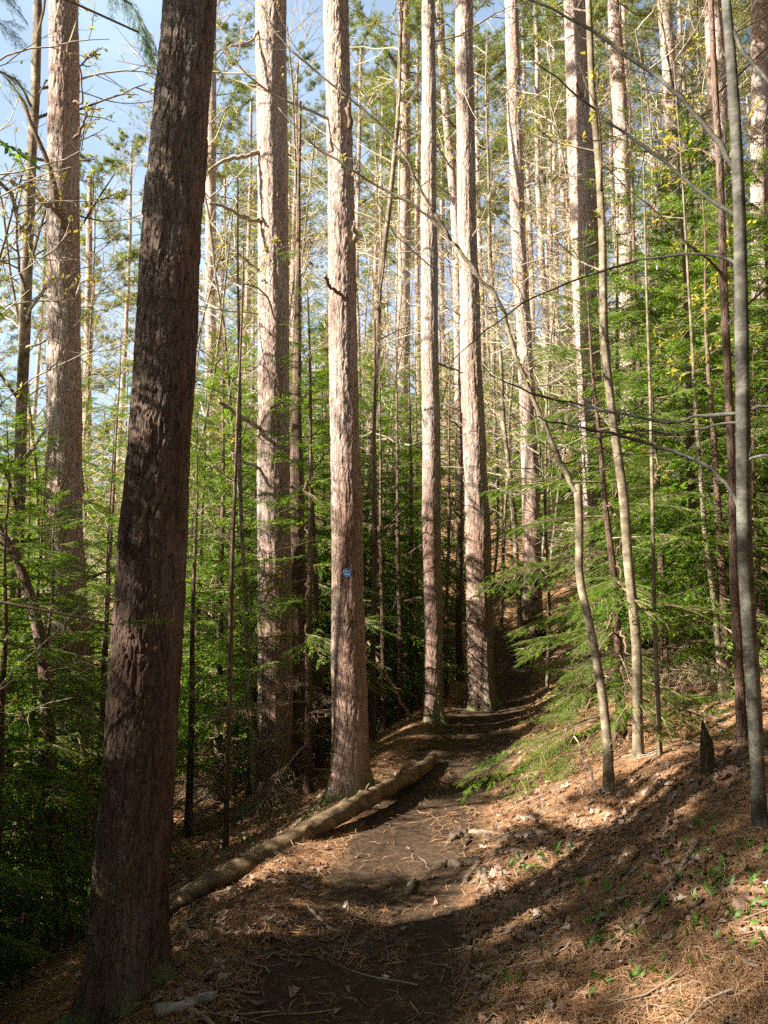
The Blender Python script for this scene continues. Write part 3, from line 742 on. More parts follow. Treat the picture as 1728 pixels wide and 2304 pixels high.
# ------------------------------------------------------------------ the young hardwoods
def hardwood(key, rows, Y, label, mat=M_SAPBARK, H=8, sides=16, ntw=10, z0=1.5, z1=None, lmax=1.0, cat='sapling', name='maple_sapling', buds=True, depth=2, group='bare young hardwoods', leafsz=.035, rmin=.004, bf=1.0):
    base, L, R = photo_line(rows, Y, H, .25)
    t = thing(name, label, cat, base, group); seed = int(abs(base[0] * 53 + Y * 77)) + 9
    link('stem', trunk_mesh('stem', mat, L, R, sides, 160, min(H * .98, Y * .8 + 3), seed, 0, .25, 4, .09), t)
    if ntw:
        rng = np.random.default_rng(seed); mb = MB(); spots = []
        z1 = z1 or H * .98
        for k in range(ntw):
            z = z0 + (z1 - z0) * (k + rng.uniform(0, 1)) / ntw; c = centre_at(L, z); r = np.interp(z, L[:, 2], R)
            az = rng.uniform(0, 6.28); d = np.array([math.cos(az), math.sin(az), rng.uniform(.2, .9)])
            bare_branch(mb, rng, c, d, lmax * rng.uniform(.5, 1.2), max(rmin, r * .38), depth, .15, 5, 0, spots, 4)
        mats = [mat]
        if buds: add_leaves(mb, rng, spots, leafsz, (2, 4), 1, bf); mats = [mat, M_BUD]
        link('crown', mb.mesh('sapling_crown', mats, False), t)
    TREEINFO[key] = (t, base, L, R)
    return t

hardwood('M1', [(1656, 1835, 36), (1630, 1500, 31), (1612, 1200, 30), (1600, 800, 26), (1594, 500, 24), (1585, 300, 22), (1568, 0, 19)], 3.7,
         'grey smooth-barked maple at the right edge with long arching branches', M_MAPLE, 7, 28, 6, 4.2, lmax=1.5, cat='maple tree', name='maple_tree', group='hardwood trees')
limb('M1', [(1590, 372), (1540, 290), (1450, 190), (1340, 110), (1250, 50), (1130, -10), (1000, -60)], 3.7, 3.9, .014, .005, M_MAPLE, 'branch', 6, 31, .2)
limb('M1', [(1595, 470), (1500, 405), (1410, 330), (1330, 275), (1230, 190), (1150, 130)], 3.7, 4.3, .012, .004, M_MAPLE, 'branch', 6, 32, .2)
limb('M1', [(1592, 575), (1565, 558), (1480, 548), (1380, 563), (1260, 600), (1150, 645), (1050, 715), (960, 790)], 3.7, 4.4, .009, .003, M_MAPLE, 'branch', 6, 33, .1)
limb('M1', [(1612, 1145), (1580, 1060), (1520, 1005), (1420, 965), (1320, 935), (1230, 920), (1160, 900)], 3.7, 4.1, .013, .004, M_MAPLE, 'branch', 8, 34, .1)
limb('M1', [(1600, 890), (1660, 875), (1740, 860)], 3.7, 3.6, .011, .006, M_MAPLE, 'branch', 3, 35, .1)
limb('M1', [(1601, 893), (1520, 898), (1440, 912), (1350, 895), (1260, 875), (1150, 850), (1060, 810)], 3.7, 4.2, .011, .003, M_MAPLE, 'branch', 9, 36, .15)
limb('M1', [(1602, 910), (1540, 920), (1460, 935), (1380, 930), (1290, 945)], 3.7, 4.0, .008, .003, M_MAPLE, 'branch', 6, 37, .15)
limb('M1', [(1575, 60), (1620, 130), (1700, 220)], 3.7, 3.6, .012, .007, M_MAPLE, 'branch', 3, 38, .2)
limb('M1', [(1612, 1000), (1640, 985), (1700, 1000)], 3.7, 3.6, .01, .006, M_MAPLE, 'branch', 2, 39, .2)
hardwood('M2', [(1595, 1655, 26), (1588, 1300, 22), (1582, 1000, 20), (1568, 700, 17), (1556, 400, 14)], 4.8,
         'thin reddish stem with white lichen, just left of the grey maple', M_HEMBARK, 6.5, 20, 8, 2.2, lmax=.9, name='young_tree')
hardwood('M3', [(1336, 1722, 20.8), (1315, 1615, 20.0), (1304, 1500, 19.2), (1278, 1345, 18.4), (1253, 1250, 19.2), (1254, 1125, 17.6), (1248, 1050, 20.0)], 5.3,
         'crooked sapling snapped at a stub, its leader arching far up-left', M_SAPBARK, 1.0, 18, 0)
limb('M3', [(1252, 1075), (1234, 1045), (1200, 978), (1178, 915), (1142, 835), (1105, 740), (1082, 660), (1030, 590), (975, 520), (930, 470), (840, 412), (750, 362), (660, 300), (600, 230)], 5.3, 5.2, .021, .006, M_SAPBARK, 'branch', 12, 41, .3, True)
limb('M3', [(975, 520), (915, 420), (870, 330), (800, 250), (690, 160), (610, 90), (560, 0)], 5.2, 5.0, .011, .005, M_SAPBARK, 'branch', 10, 42, .3, True)
hardwood('M4', [(1393, 1690, 21.6), (1374, 1390, 20.0), (1355, 1220, 19.2), (1349, 1066, 17.6), (1322, 864, 16.8), (1305, 720, 16.0), (1302, 500, 15.2), (1294, 350, 14.4), (1279, 200, 14.4), (1270, 0, 13.6)], 5.7,
         'tall smooth beige sapling rising beside the thick pale pine', M_SAPBARK, 8.5, 22, 8, 3.0, lmax=1.0)
hardwood('M5', [(1430, 1700, 10.4), (1418, 1430, 9.6), (1412, 1200, 8.0), (1403, 950, 7.2), (1398, 700, 5.6)], 5.5,
         'thin sunlit straight stem midway between crooked sapling and reddish stem', M_SAPBARK, 5, 12, 8, 1.5, lmax=.7)
hardwood('M6', [(1560, 1500, 12), (1545, 1330, 11), (1522, 1150, 10), (1512, 950, 9), (1500, 800, 7)], 6.6,
         'slender bent brown stem behind the reddish lichened stem', M_SAPBARK, 5.5, 12, 10, 1.5, lmax=.8)
hardwood('M7', [(8, 1900, 28), (20, 1500, 25), (40, 1250, 24), (42, 1000, 23), (55, 700, 22), (66, 400, 21), (75, 200, 19), (80, 0, 18)], 8.2,
         'yellowish smooth-barked tree along the left edge, with yellow new leaves', M_SAPBARK, 10, 20, 14, 2.5, lmax=1.7, name='maple_tree', cat='maple tree', group='hardwood trees', leafsz=.05)
limb('M7', [(58, 750), (100, 735), (140, 705), (160, 660), (165, 600)], 8.0, 7.2, .014, .005, M_SAPBARK, 'branch', 5, 51, .4, True)
limb('M7', [(68, 230), (40, 180), (0, 155), (-40, 130)], 8.1, 7.8, .015, .008, M_SAPBARK, 'branch', 3, 52, .3, True)
limb('M7', [(75, 420), (130, 445), (180, 470), (260, 475), (330, 455)], 8.1, 7.0, .011, .004, M_SAPBARK, 'branch', 7, 53, .3, True)
limb('M7', [(85, 205), (110, 170), (180, 200), (260, 222), (350, 215), (420, 190)], 8.1, 9.0, .010, .003, M_SAPBARK, 'branch', 6, 54, .3, True)
limb('M7', [(40, 480), (20, 420), (-20, 370)], 8.1, 7.8, .025, .016, M_SAPBARK, 'branch', 3, 55, .3, True)
hardwood('M8', [(488, 1812, 13), (495, 1600, 12), (500, 1400, 11), (505, 1200, 9), (512, 1000, 7)], 6.6,
         'thin dark upright stem left of the log, among green shoots', M_HEMBARK, 5.0, 12, 9, 1.0, lmax=.7, buds=False, name='young_tree')
hardwood('M9', [(550, 1700, 10), (540, 1500, 10), (530, 1300, 9), (520, 1100, 8), (515, 800, 7)], 8.0,
         'thin sunlit stem just left of the pine with broken limbs', M_SAPBARK, 6.5, 12, 12, 1.2, lmax=.9)
hardwood('M10', [(692, 1640, 16), (690, 1450, 14), (680, 1250, 13), (672, 1000, 10)], 9.3,
         'dark leaning stem between the pine with broken limbs and blue-disc pine', M_HEMBARK, 5.5, 12, 10, 1.2, lmax=.8, buds=False, name='young_tree')
for i, (rows, Y, lb) in enumerate([
    ([(808, 1640, 16), (806, 1400, 14), (808, 1100, 11)], 9.5, 'first dark thin stem right of the blue-disc pine'),
    ([(832, 1630, 10), (826, 1400, 9), (822, 1100, 7)], 9.8, 'second dark thin stem right of the blue-disc pine'),
    ([(868, 1600, 11), (864, 1400, 10), (860, 1200, 8)], 10.3, 'third dark thin stem right of the blue-disc pine'),
    ([(897, 1560, 12), (892, 1400, 11), (888, 1150, 9)], 11.5, 'fourth dark thin stem right of the blue-disc pine'),
    ([(965, 1540, 9), (965, 1350, 8), (968, 1150, 7)], 11, 'thin dark stem just right of the slim log-end pine'),
    ([(990, 1490, 17), (992, 1350, 15), (995, 1150, 13), (993, 950, 11)], 12.2, 'dark stem touching the left side of the stout trailside pine')]):
    hardwood('S%d' % i, rows, Y, lb, M_HEMBARK, 5, 10, 12, .8, lmax=.7, buds=False, name='young_tree', depth=1)
hardwood('P3b', [(645, 1690, 58), (638, 1250, 42), (640, 900, 22), (645, 600, 12), (648, 300, 7)], 9.1,
         'dark hemlock trunk touching the pine with broken limbs on its right', M_HEMBARK, 8, 40, 0, name='hemlock_tree', cat='hemlock tree', group='hemlock trees', buds=False)
hardwood('L1', [(112, 1760, 30), (108, 1600, 28), (98, 1420, 27), (80, 1330, 26), (55, 1240, 24), (20, 1160, 23), (-20, 1110, 20)], 6.2, 'black bent broken stem at the left edge below the maple', M_HEMBARK, 1.0, 14, 0, name='dead_tree', cat='dead tree')

# mossy stump post on the bank
def stump():
    base, L, R = photo_line([(1533, 1725, 34), (1529, 1650, 25), (1526, 1600, 24), (1522, 1585, 16), (1518, 1562, 5)], 4.45, .2)
    t = thing('tree_stump', 'short dark mossy stump post on the bank below the reddish stem', 'stump', base)
    link('stump_body', trunk_mesh('stump', mat_pine_bark('mossy_stump', (.11, .09, .06), (.17, .14, .09), (.22, .22, .11), 2, 1), L, R, 24, 80, 3, 5, 1, .3), t)
    rng = np.random.default_rng(77); mb = MB()
    for k in range(12):
        az = rng.uniform(0, 6.28); z = rng.uniform(.15, .62)
        mb.addmesh(FRONDS_NEEDLE[k % 3], rotm(az, .3, rng.normal(0, .3)) * .24, centre_at(L, z))
    link('sprout', mb.mesh('stump_sprout', [M_HEM, M_TWIGDARK], False), t)
stump()

# ------------------------------------------------------------------ hemlocks
HEM = {}
def proto(key, *a, **k): HEM[key] = hemlock_meshes(*a, **k)
proto('tall', 1, 9.0, .09, 110, 1.9, live=.06, dead=.04)
proto('mid', 2, 6.5, .065, 105, 1.7, live=.10, dead=.06)
proto('mid2', 3, 6.0, .06, 78, 1.7, live=.16, dead=.10)
proto('small', 4, 4.0, .04, 62, 1.2, live=.05, dead=.02)
proto('small2', 5, 3.2, .032, 50, 1.1, live=.05, dead=.02)
proto('thin', 6, 7.0, .06, 66, 1.5, live=.25, dead=.22, fr=FRONDS_SPARSE)
proto('thin2', 7, 5.0, .045, 56, 1.3, live=.2, dead=.12, fr=FRONDS_SPARSE)
proto('near', 8, 3.6, .035, 34, 1.15, live=.05, dead=.04, fr=FRONDS_NEEDLE)
proto('high', 9, 9.0, .10, 70, 2.0, lo=.42, live=.0)
proto('far1', 10, 8.0, .08, 80, 1.9, live=.1, mats=[M_HEMFAR, M_TWIGDARK])
proto('far2', 12, 6.0, .06, 64, 1.6, live=.12, mats=[M_HEMFAR, M_TWIGDARK], fr=FRONDS_SPARSE)
HEMS = []     # (object, kind word) labelled later
def hem(kind, x, y, s=1.0, rz=None, label=None, group='hemlock trees'):
    t = thing('hemlock_tree', label, 'hemlock tree', (x, y, gz(x, y)), group, RNG.uniform(0, 6.28) if rz is None else rz, s)
    a, b = HEM[kind]; link('trunk', a, t); link('crown', b, t)
    if label is None: HEMS.append((t, x, y, {'tall': 9, 'mid': 6.5, 'mid2': 6, 'small': 4, 'small2': 3.2, 'thin': 7, 'thin2': 5, 'near': 3.6, 'high': 9, 'far1': 8, 'far2': 6, 'spire': 14, 'thinspire': 11, 'bush': 3.4}[kind] * s))
    return t
def hc(kind, c, y, s=1.0, **k):       # by view column
    return hem(kind, (c * K - 864) / F * (y * math.cos(PITCH)), y, s, **k)

# left of the trail, out of frame or at its edge (they shade the foreground)
proto('spire', 13, 14.0, .11, 190, 1.35, live=.0)
hem('spire', -6.6, 1.1); hem('spire', -6.3, -.5, .95); hem('spire', -9.2, .1, 1.1); hem('tall', -8.2, -2.5, 1.5); hem('tall', -5.0, -2.2, 1.2)
HIGH = hem('high', -2.75, 3.1, .95, 1.0); hem('high', -4.5, -3.6, 1.1); hem('tall', -7.5, -5.2, 1.3); hem('mid', -4.2, -4.5); hem('tall', -2.4, -4.0); hem('tall', 2.6, -3.2, 1.1); hem('tall', .3, -5.5, 1.2)
proto('thinspire', 14, 11.0, .09, 90, 1.5, live=.05, fr=FRONDS_SPARSE)
proto('bush', 15, 3.4, .035, 120, 1.45, live=0)
hem('bush', -2.95, 2.5, .95); hem('bush', -3.2, 3.5, 1.0); hem('bush', -3.35, 4.35, .95); hem('bush', -3.5, 5.3, 1.0); hem('bush', -4.4, 3.0, 1.2)
hem('thinspire', -6.0, 4.45, .9); hem('spire', -8.4, 5.5, 1.0); hem('small', -3.6, 3.5, .85); hem('small', -4.3, 4.4, .95); hem('small', -3.9, 5.3, .9); hem('thinspire', -3.4, 5.7, .56); hem('thinspire', -4.2, 7.0, .65); hem('small', -3.0, 7.0, 1.0); hem('spire', -5.2, 2.8, .5); hem('small2', -2.6, 3.0, .9); hem('spire', -7.5, .05, .85); hem('thinspire', -4.9, 8.3, .65); hem('small', -3.6, 8.7, 1.1); hem('near', -2.45, 4.6, .62); hem('small', -3.2, 2.6, .8)
for q, (x, y) in enumerate([(-10, -8), (-12.5, -4.5), (-11, -1.5), (-13.5, 1.0), (-11.5, 3.4), (-14, 5.2), (-13.6, 8.0), (-15.5, -1), (-16, 3.5), (-17, 8), (-15, 12), (-8, -8.5)]):
    hem('tall' if q % 2 else 'mid', x, y, 1.15 if q % 2 else 1.5); hem('thin', -5.4, 7.4, .9)
hem('tall', 5.2, .6, 1.1); hem('mid', 4.0, -1.0, 1.1); hem('tall', 6.6, 3.2, 1.1); hem('mid', 4.6, 3.4, .9)
# left of the trail in frame
hc('small', 20, 6.0, 1.0); hc('mid2', -30, 8.2, .95); hc('small', 225, 7.9, .9); hc('thin', 60, 10.5, .9); hc('thin', 230, 11.5, 1.0)
hc('thin2', 420, 8.6, .95); hc('mid2', 480, 10.2, 1.0); hc('small2', 545, 9.9, 1.0); hc('mid', 665, 11.3, .95); hc('mid2', 560, 13.5, 1.1)
hc('thin', 800, 12.3, .85); hc('mid', 850, 14.0, .85); hc('small', 885, 12.9, 1.0); hc('thin2', 760, 10.8, .9)
hc('tall', 340, 14.5, .9); hc('tall', 150, 16, .95); hc('mid', 430, 18, 1.1); hc('tall', 20, 20); hc('tall', 700, 18, .95); hc('mid', 940, 18, .9)
hc('mid', 620, 21, 1.1); hc('tall', 260, 23, 1.0); hc('tall', 500, 26, 1.1)
hc('tall', 470, 12.0, .8); hc('thin', 520, 11.0, .85); hc('mid2', 430, 10.8, 1.0); LEFTH = hc('thin', 668, 8.0, .75); hc('mid', 640, 10.2, .9); hc('mid2', 700, 12.5, 1.0); hc('mid', 810, 11.2, .8); hc('mid', 900, 14.8, .95)
hc('thin2', 230, 9.0, 1.0); hc('small', 100, 6.6, .9); hc('thin', 130, 12.5, 1.0); hc('thin2', 30, 7.2, 1.0); hc('tall', 540, 16, .95); hc('mid2', 780, 15.5, 1.1)
# right of the trail
RIGHTH = hc('near', 1335, 6.6, 1.15, rz=.4); hc('near', 1330, 9.0, .8); hc('thin2', 1430, 8.3, 1.0); hc('mid', 1505, 8.0, .9); hc('thin', 1400, 9.6, 1.05)
hc('mid', 1610, 9.2, .95); hc('small', 1350, 12.2, 1.0); hc('thin', 1480, 11.8, .95); hc('thin2', 1560, 6.6, .9)
hc('mid', 1560, 14, 1.0); hc('mid', 1380, 16.5, .9); hc('small', 1090, 19, .9); hc('mid2', 1170, 22, .9)
hc('tall', 1640, 17, .9); hc('mid', 1460, 20, 1.0); hc('mid2', 1300, 21, 1.0); hc('small2', 1640, 6.9, .85); hc('small', 1690, 8.4, 1.0)

hc('thin', 1345, 10.2, .9); hc('tall', 1530, 11, .9); hc('mid2', 1440, 14, 1.1); hc('tall', 1265, 18.5, .9); hc('thin', 1600, 12.5, 1.1); hc('mid2', 1690, 10.5, 1.1); hc('small', 1480, 9.4, 1.0); hc('tall', 1400, 23, 1.0); hc('mid', 1110, 24, 1.1)
def spray(t, start, end, Y0, Y1, sc, seed, fan=(-.5, 0, .5), from_trunk=None):
    base = np.array(t.location); rz = t.rotation_euler.z; k = t.scale[0]
    inv = np.array(Matrix.Rotation(-rz, 3, 'Z')) / k
    a = px(*start, Y0)[0]; b = px(*end, Y1)[0]; rng = np.random.default_rng(seed); mb = MB()
    d = b - a; az = math.atan2(d[1], d[0]); pt = math.atan2(d[2], math.hypot(d[0], d[1]))
    root = base + np.array([0, 0, a[2] - base[2] + (rng.uniform(-.1, .15) if from_trunk is None else from_trunk)])
    s = np.linspace(0, 1, 9)[:, None]; P = root * (1 - s) + a * s; P[1:-1, 2] += (.08 * np.sin(s * 3.14)[1:-1, 0]); P[1:-1] += rng.normal(0, .008, (7, 3))
    mb.tube((P - base) @ inv.T, np.linspace(.011, .0055, 9) / k, 5, 1)
    L = np.linalg.norm(d)
    for f in fan:
        q = a + d * abs(f) * rng.uniform(0, .35); s2 = L / .9 * (1 - .35 * abs(f)) * rng.uniform(.85, 1.1)
        Mx = rotm(az + f, pt + rng.normal(.06, .1), rng.normal(0, .3)) * np.array([s2, s2 * .8, s2])
        mb.addmesh(FRONDS_NEEDLE[rng.integers(0, 3)], inv @ Mx, inv @ (q - base))
    link('branch', mb.mesh('hemlock_branch', [M_HEM, M_TWIGDARK], False), t)
for i, (a, b, y0, y1, sc) in enumerate([((-20, 40), (75, 90), 3.6, 3.7, 1), ((-10, 150), (90, 215), 3.6, 3.7, 1), ((-30, -40), (60, 20), 3.6, 3.6, 1), ((230, -60), (290, 60), 4.0, 4.2, 1), ((285, 10), (345, 130), 4.0, 4.1, 1), ((300, 70), (350, 165), 4.0, 4.1, 1)]):
    spray(HIGH, a, b, y0, y1, sc, 800 + i)
spray(HIGH, (245, 1350), (390, 1335), 3.15, 3.2, 1, 820, (0, .4)); spray(HIGH, (60, 1400), (190, 1430), 3.9, 4.0, 1, 821); spray(HIGH, (20, 1180), (150, 1200), 4.2, 4.4, 1, 822)
for i, (a, b, y0, y1) in enumerate([((672, 1040), (590, 1085), 7.9, 7.8), ((655, 1060), (735, 1100), 7.7, 7.5), ((660, 1295), (585, 1300), 7.8, 7.6), ((660, 1370), (760, 1385), 7.7, 7.4), ((660, 1390), (600, 1420), 7.8, 7.6), ((650, 880), (570, 900), 8.0, 8.1), ((655, 760), (600, 770), 8.0, 8.0), ((655, 540), (590, 560), 8.0, 8.0), ((655, 600), (700, 620), 8.0, 7.9)]):
    spray(LEFTH, a, b, y0, y1, 1, 830 + i)
for i, (a, b, y0, y1) in enumerate([((1230, 1575), (1140, 1615), 6.2, 6.0), ((1260, 1540), (1165, 1545), 6.3, 6.2), ((1250, 1620), (1175, 1685), 6.1, 6.0), ((1190, 1400), (1100, 1420), 6.6, 6.6), ((1280, 1480), (1205, 1520), 6.2, 6.0), ((1290, 1420), (1225, 1480), 6.2, 6.0), ((1280, 1310), (1190, 1330), 6.6, 6.6), ((1330, 1560), (1290, 1640), 6.1, 6.0), ((1350, 1500), (1320, 1590), 6.0, 5.9), ((1300, 1100), (1190, 1090), 6.8, 6.9), ((1320, 990), (1230, 970), 6.8, 6.9), ((1290, 1690), (1230, 1715), 5.9, 5.8), ((1310, 1360), (1230, 1390), 6.1, 5.9), ((1340, 1250), (1250, 1265), 6.2, 6.0), ((1360, 1180), (1430, 1190), 6.2, 6.1), ((1350, 1410), (1430, 1440), 6.2, 6.0), ((1345, 1060), (1420, 1050), 6.4, 6.4)]):
    spray(RIGHTH, a, b, y0, y1, 1, 850 + i)
# far hemlocks filling the woods behind
_fr = np.random.default_rng(42)
for k in range(64):
    y = _fr.uniform(24, 62); c = _fr.uniform(-60, 1720)
    if c < 330 and _fr.random() < .55: continue
    hc('far1' if k % 2 else 'far2', c, y, _fr.uniform(.8, 1.35))

# ------------------------------------------------------------------ far pines and saplings
FARP = []
def far_pine_meshes(seed, H=20, r=.15):
    rng = np.random.default_rng(seed); zz = np.linspace(-.3, H, 10)
    L = np.stack([np.cumsum(rng.normal(0, .05, 10)), np.cumsum(rng.normal(0, .05, 10)), zz], 1); L -= L[0] * [1, 1, 0]
    R = r * np.interp(zz, [-.3, 0, H], [1.1, 1, .35])
    return trunk_mesh('pine_trunk', M_PINE, L, R, 14, 60, H * .95, seed, 0, .3), far_crown(seed, pine_branchwork(seed, L, R, 3, 13.5, 34, 2.0, 1, .15), CROWNS[seed % 5], centre_at(L, H - 8))
def far_crown(seed, A, crown, top):
    mb = MB(); mb.addmesh((A[0], A[1], A[2], A[3] + 1, A[4] + 1), np.eye(3), np.zeros(3)); mb.addmesh(CROWN_ARR[seed % 5], np.eye(3), top)
    return mb.mesh('pine_crown', [M_PINEN, M_TWIGPALE], False)
FP = [far_pine_meshes(900 + k) for k in range(4)]
def far_pine(c, y, s): far_pine_at((c * K - 864) / F * y, y, s)
def far_pine_at(x, y, s, dense=False):
    k = len(FARP) % 4
    t = thing('pine_tree', None, 'pine tree', (x, y, gz(x, y)), 'distant red pine trunks', _fr.uniform(0, 6.28), s)
    a, b = FP[k]; link('trunk', a, t); link('crown', b, t)
    if dense: link('crown', DENSE[k % 2], t, (0, 0, 11.0))
    FARP.append((t, x, y))
for c, y, s in [(1048, 27, .85), (1072, 30, .9), (1158, 28, .9), (1192, 26, 1), (1390, 26, 1.0), (1475, 30, 1.1), (768, 27, .95), (640, 30, 1), (520, 32, 1), (1215, 33, 1), (1600, 24, 1), (1300, 24, .95), (905, 31, 1), (820, 34, 1)]:
    far_pine(c, y, s)
for k in range(58):
    y = 26 + 44 * _fr.random() ** .8; c = 330 + 1380 * _fr.random() ** .8
    far_pine(c, y, _fr.uniform(.85, 1.15))
for c, y in [(60, 38), (250, 34), (310, 45), (-40, 46), (180, 52)]: far_pine(c, y, 1.0)

for x, y in [(-2.2, -2.0), (1.6, -1.6), (3.6, 1.6), (-.5, -6.0), (4.4, -4.5), (5.8, 5.2), (7.6, .5), (-3.4, -7.5), (8.4, 8.0), (2.6, -8.5), (7.0, 11.5), (10.5, 4.5), (11, 13), (.6, 1.2 - 4), (-1.2, -4.2), (3.2, -1.0), (5.2, 2.6), (6.2, -3.0), (-4.2, -4.6), (.9, -11), (8.8, -1.6), (4.0, -7), (-2.6, -10.5)]:  # unseen pines added around the camera to block sky light
    far_pine_at(x, y, 1.0, True)
SAPS = []
def sapling_mesh(seed, H, n, lmax, up):
    rng = np.random.default_rng(seed); mb = MB(); spots = []
    stem = wob_line(rng, [0, 0, -.15], [rng.normal(0, .08), rng.normal(0, .08), 1], H, 12, 0, .25, .05)
    st = MB(); st.tube(stem, np.linspace(.026, .007, 12) * H / 6, 8)
    for k in range(n):
        t = .22 + .78 * (k + rng.uniform(0, 1)) / n; i = min(int(t * 11), 10); q = stem[i] + (stem[i + 1] - stem[i]) * (t * 11 - i)
        az = rng.uniform(0, 6.28)
        bare_branch(mb, rng, q, [math.cos(az), math.sin(az), rng.uniform(.1, .9)], lmax * rng.uniform(.5, 1.1) * (1.15 - .5 * t), .009, 2, up, 4, 0, spots, 5)
    add_leaves(mb, rng, spots, .036, (1, 3), 1, .6)
    return st.mesh('stem', [M_SAPBARK], True), mb.mesh('sapling_crown', [M_TWIGPALE, M_BUD], False)
SPX = [(_fr.uniform(380, 1620), _fr.uniform(11, 30)) for _ in range(34)] + [(_fr.uniform(90, 560), _fr.uniform(10, 20)) for _ in range(12)]
SP = [sapling_mesh(700 + k, h, n, l, .2) for k, (h, n, l) in enumerate([(6, 26, 1.6), (8, 32, 1.9), (9, 36, 1.8), (12, 44, 2.2)])]
for k, (c, y) in enumerate([(440, 13), (480, 16), (530, 19), (610, 17), (660, 14), (700, 23), (800, 18), (840, 23), (905, 16), (960, 22), (1060, 20), (1080, 16), (1120, 24), (1180, 18), (1210, 21),
                            (1240, 25), (1320, 18), (1400, 14), (1430, 23), (1500, 17), (1530, 22), (1580, 19), (1620, 12), (1650, 21), (240, 18), (330, 19), (60, 15), (290, 12), (130, 13), (1450, 10.5), (1390, 21), (570, 24), (770, 21), (880, 27), (1010, 26)] + SPX):
    x = (c * K - 864) / F * y; s = _fr.uniform(.8, 1.3)
    t = thing('maple_sapling', None, 'sapling', (x, y, gz(x, y)), 'budding saplings in the background', _fr.uniform(0, 6.28), s)
    a, b = SP[k % 4]; link('stem', a, t); link('crown', b, t); SAPS.append((t, x, y))

for x, y, k, sc in [(-3.6, 5.5, 1, 1.0), (-4.4, 5.0, 3, .8), (-5.0, 6.0, 2, 1.0), (-4.6, 7.0, 3, .85), (-6.2, 4.2, 3, .9), (-5.6, 7.8, 1, 1.2), (-7.0, 6.6, 3, 1.0), (-4.0, 6.3, 2, .8), (-7.4, 7.6, 3, .9)]:  # unseen saplings added on the left to dapple the trunks with shadow
    t = thing('maple_sapling', None, 'sapling', (x, y, gz(x, y)), None, x * 7, sc)
    a, b = SP[k]; link('stem', a, t); link('crown', b, t); SAPS.append((t, x, y))
# labels of the repeats, told apart by the gap they stand in and their order there
GAPS = [(-1e9, 110, 'left of the brown pine near the left edge'), (110, 365, 'between the left brown pine and the dark foreground trunk'),
        (365, 588, 'between the dark foreground trunk and the broken-limbed pine'), (588, 745, 'between the broken-limbed pine and the blue-disc pine'),
        (745, 932, 'between the blue-disc pine and the slim log-end pine'), (932, 1022, 'between the slim log-end pine and the trailside pine'),
        (1022, 1140, 'between the trailside pine and the arching-root pine'), (1140, 1275, 'between the arching-root pine and the thick pale pine'),
        (1275, 1440, 'just right of the thick pale pine'), (1440, 1600, 'left of the grey right-hand maple'), (1600, 1e9, 'right of the grey maple')]
def label_all(lst, desc):
    by = {}
    for e in lst:
        t, x, y = e[:3]; p = proj((x, y, gz(x, y) + 2.5)) or (-1e6 if x < 0 else 1e6, 0)
        if not (-70 < p[0] < 1730):
            side = ('left' if x < 0 else 'right') if y > 0 else 'rear'
            t['label'] = {'left': 'shade-casting %s beyond the left edge of the view', 'right': 'shade-casting %s beyond the right edge of the view', 'rear': 'shade-casting %s standing behind the viewpoint'}[side] % desc.split()[-1]
            t['group'] = desc.split()[-1] + ' trees outside the view, ' + side; continue
        for gi, (a, b, w) in enumerate(GAPS):
            if a <= p[0] < b: by.setdefault(gi, []).append((p[0], t)); break
    for gi, m in by.items():
        m.sort(key=lambda q: q[0])
        for i, (_, t) in enumerate(m):
            t['label'] = (ORD[i] + ' ' if len(m) > 1 else '') + desc + (' from left, ' if len(m) > 1 else ' ') + GAPS[gi][2]
label_all([h for h in HEMS if h[2] < 15.5], 'nearer green hemlock')
label_all([h for h in HEMS if 15.5 <= h[2]], 'distant hemlock')
label_all(FARP, 'thin distant pine'); label_all(SAPS, 'budding sapling')

# ------------------------------------------------------------------ far-off wood
def far_wood():
    rng = np.random.default_rng(88); mb = MB()
    A = [MB() for _ in range(3)]
    for m in A:
        for k in range(420):
            f = rng.random(); z = 2 + 10 * f; r = 2.6 * (1 - f) ** .7 * rng.uniform(.3, 1); az = rng.uniform(0, 6.28)
            a = rng.normal(0, 1, 3); a /= np.linalg.norm(a); b = np.cross(a, rng.normal(0, 1, 3)); b /= np.linalg.norm(b)
            p = np.array([r * math.cos(az), r * math.sin(az), z]); s = rng.uniform(.18, .45)
            m.add([p - a * s, p + b * s * .3, p + a * s, p - b * s * .3], [[0, 1, 2, 3]])
        m.tube([[0, 0, -.5], [0, 0, 13]], [.17, .05], 6, 1)
    A = [m.arrays() for m in A]
    for k in range(260):
        a = rng.uniform(-.75, .62); d = rng.uniform(72, 150); x, y = d * math.sin(a), d * math.cos(a)
        if a < -.28 and rng.random() < .3: continue
        s = rng.uniform(.8, 1.5)
        mb.addmesh(A[k % 3], rotm(rng.uniform(0, 6), 0, 0) * s, np.array([x, y, gz(x, y)]))
    o = link('far_wood', mb.mesh('far_wood', [M_HEMFAR, M_HEMBARK], False))
    tag(o, 'far-off green wood closing the view behind the trunks', 'wood', None, 'stuff')
far_wood()

# ------------------------------------------------------------------ log, roots, sticks
def ground_at(c, r, lift=0.0):
    """point of the ground seen at view coordinates c, r"""
    lo = .8; prev = None
    for Y in np.concatenate([np.arange(.9, 16, .02)]):
        p, _ = px(c, r, Y)
        if p[2] < gz(p[0], Y): return np.array([p[0], Y, gz(p[0], Y) + lift])
    return np.array([p[0], Y, gz(p[0], Y) + lift])

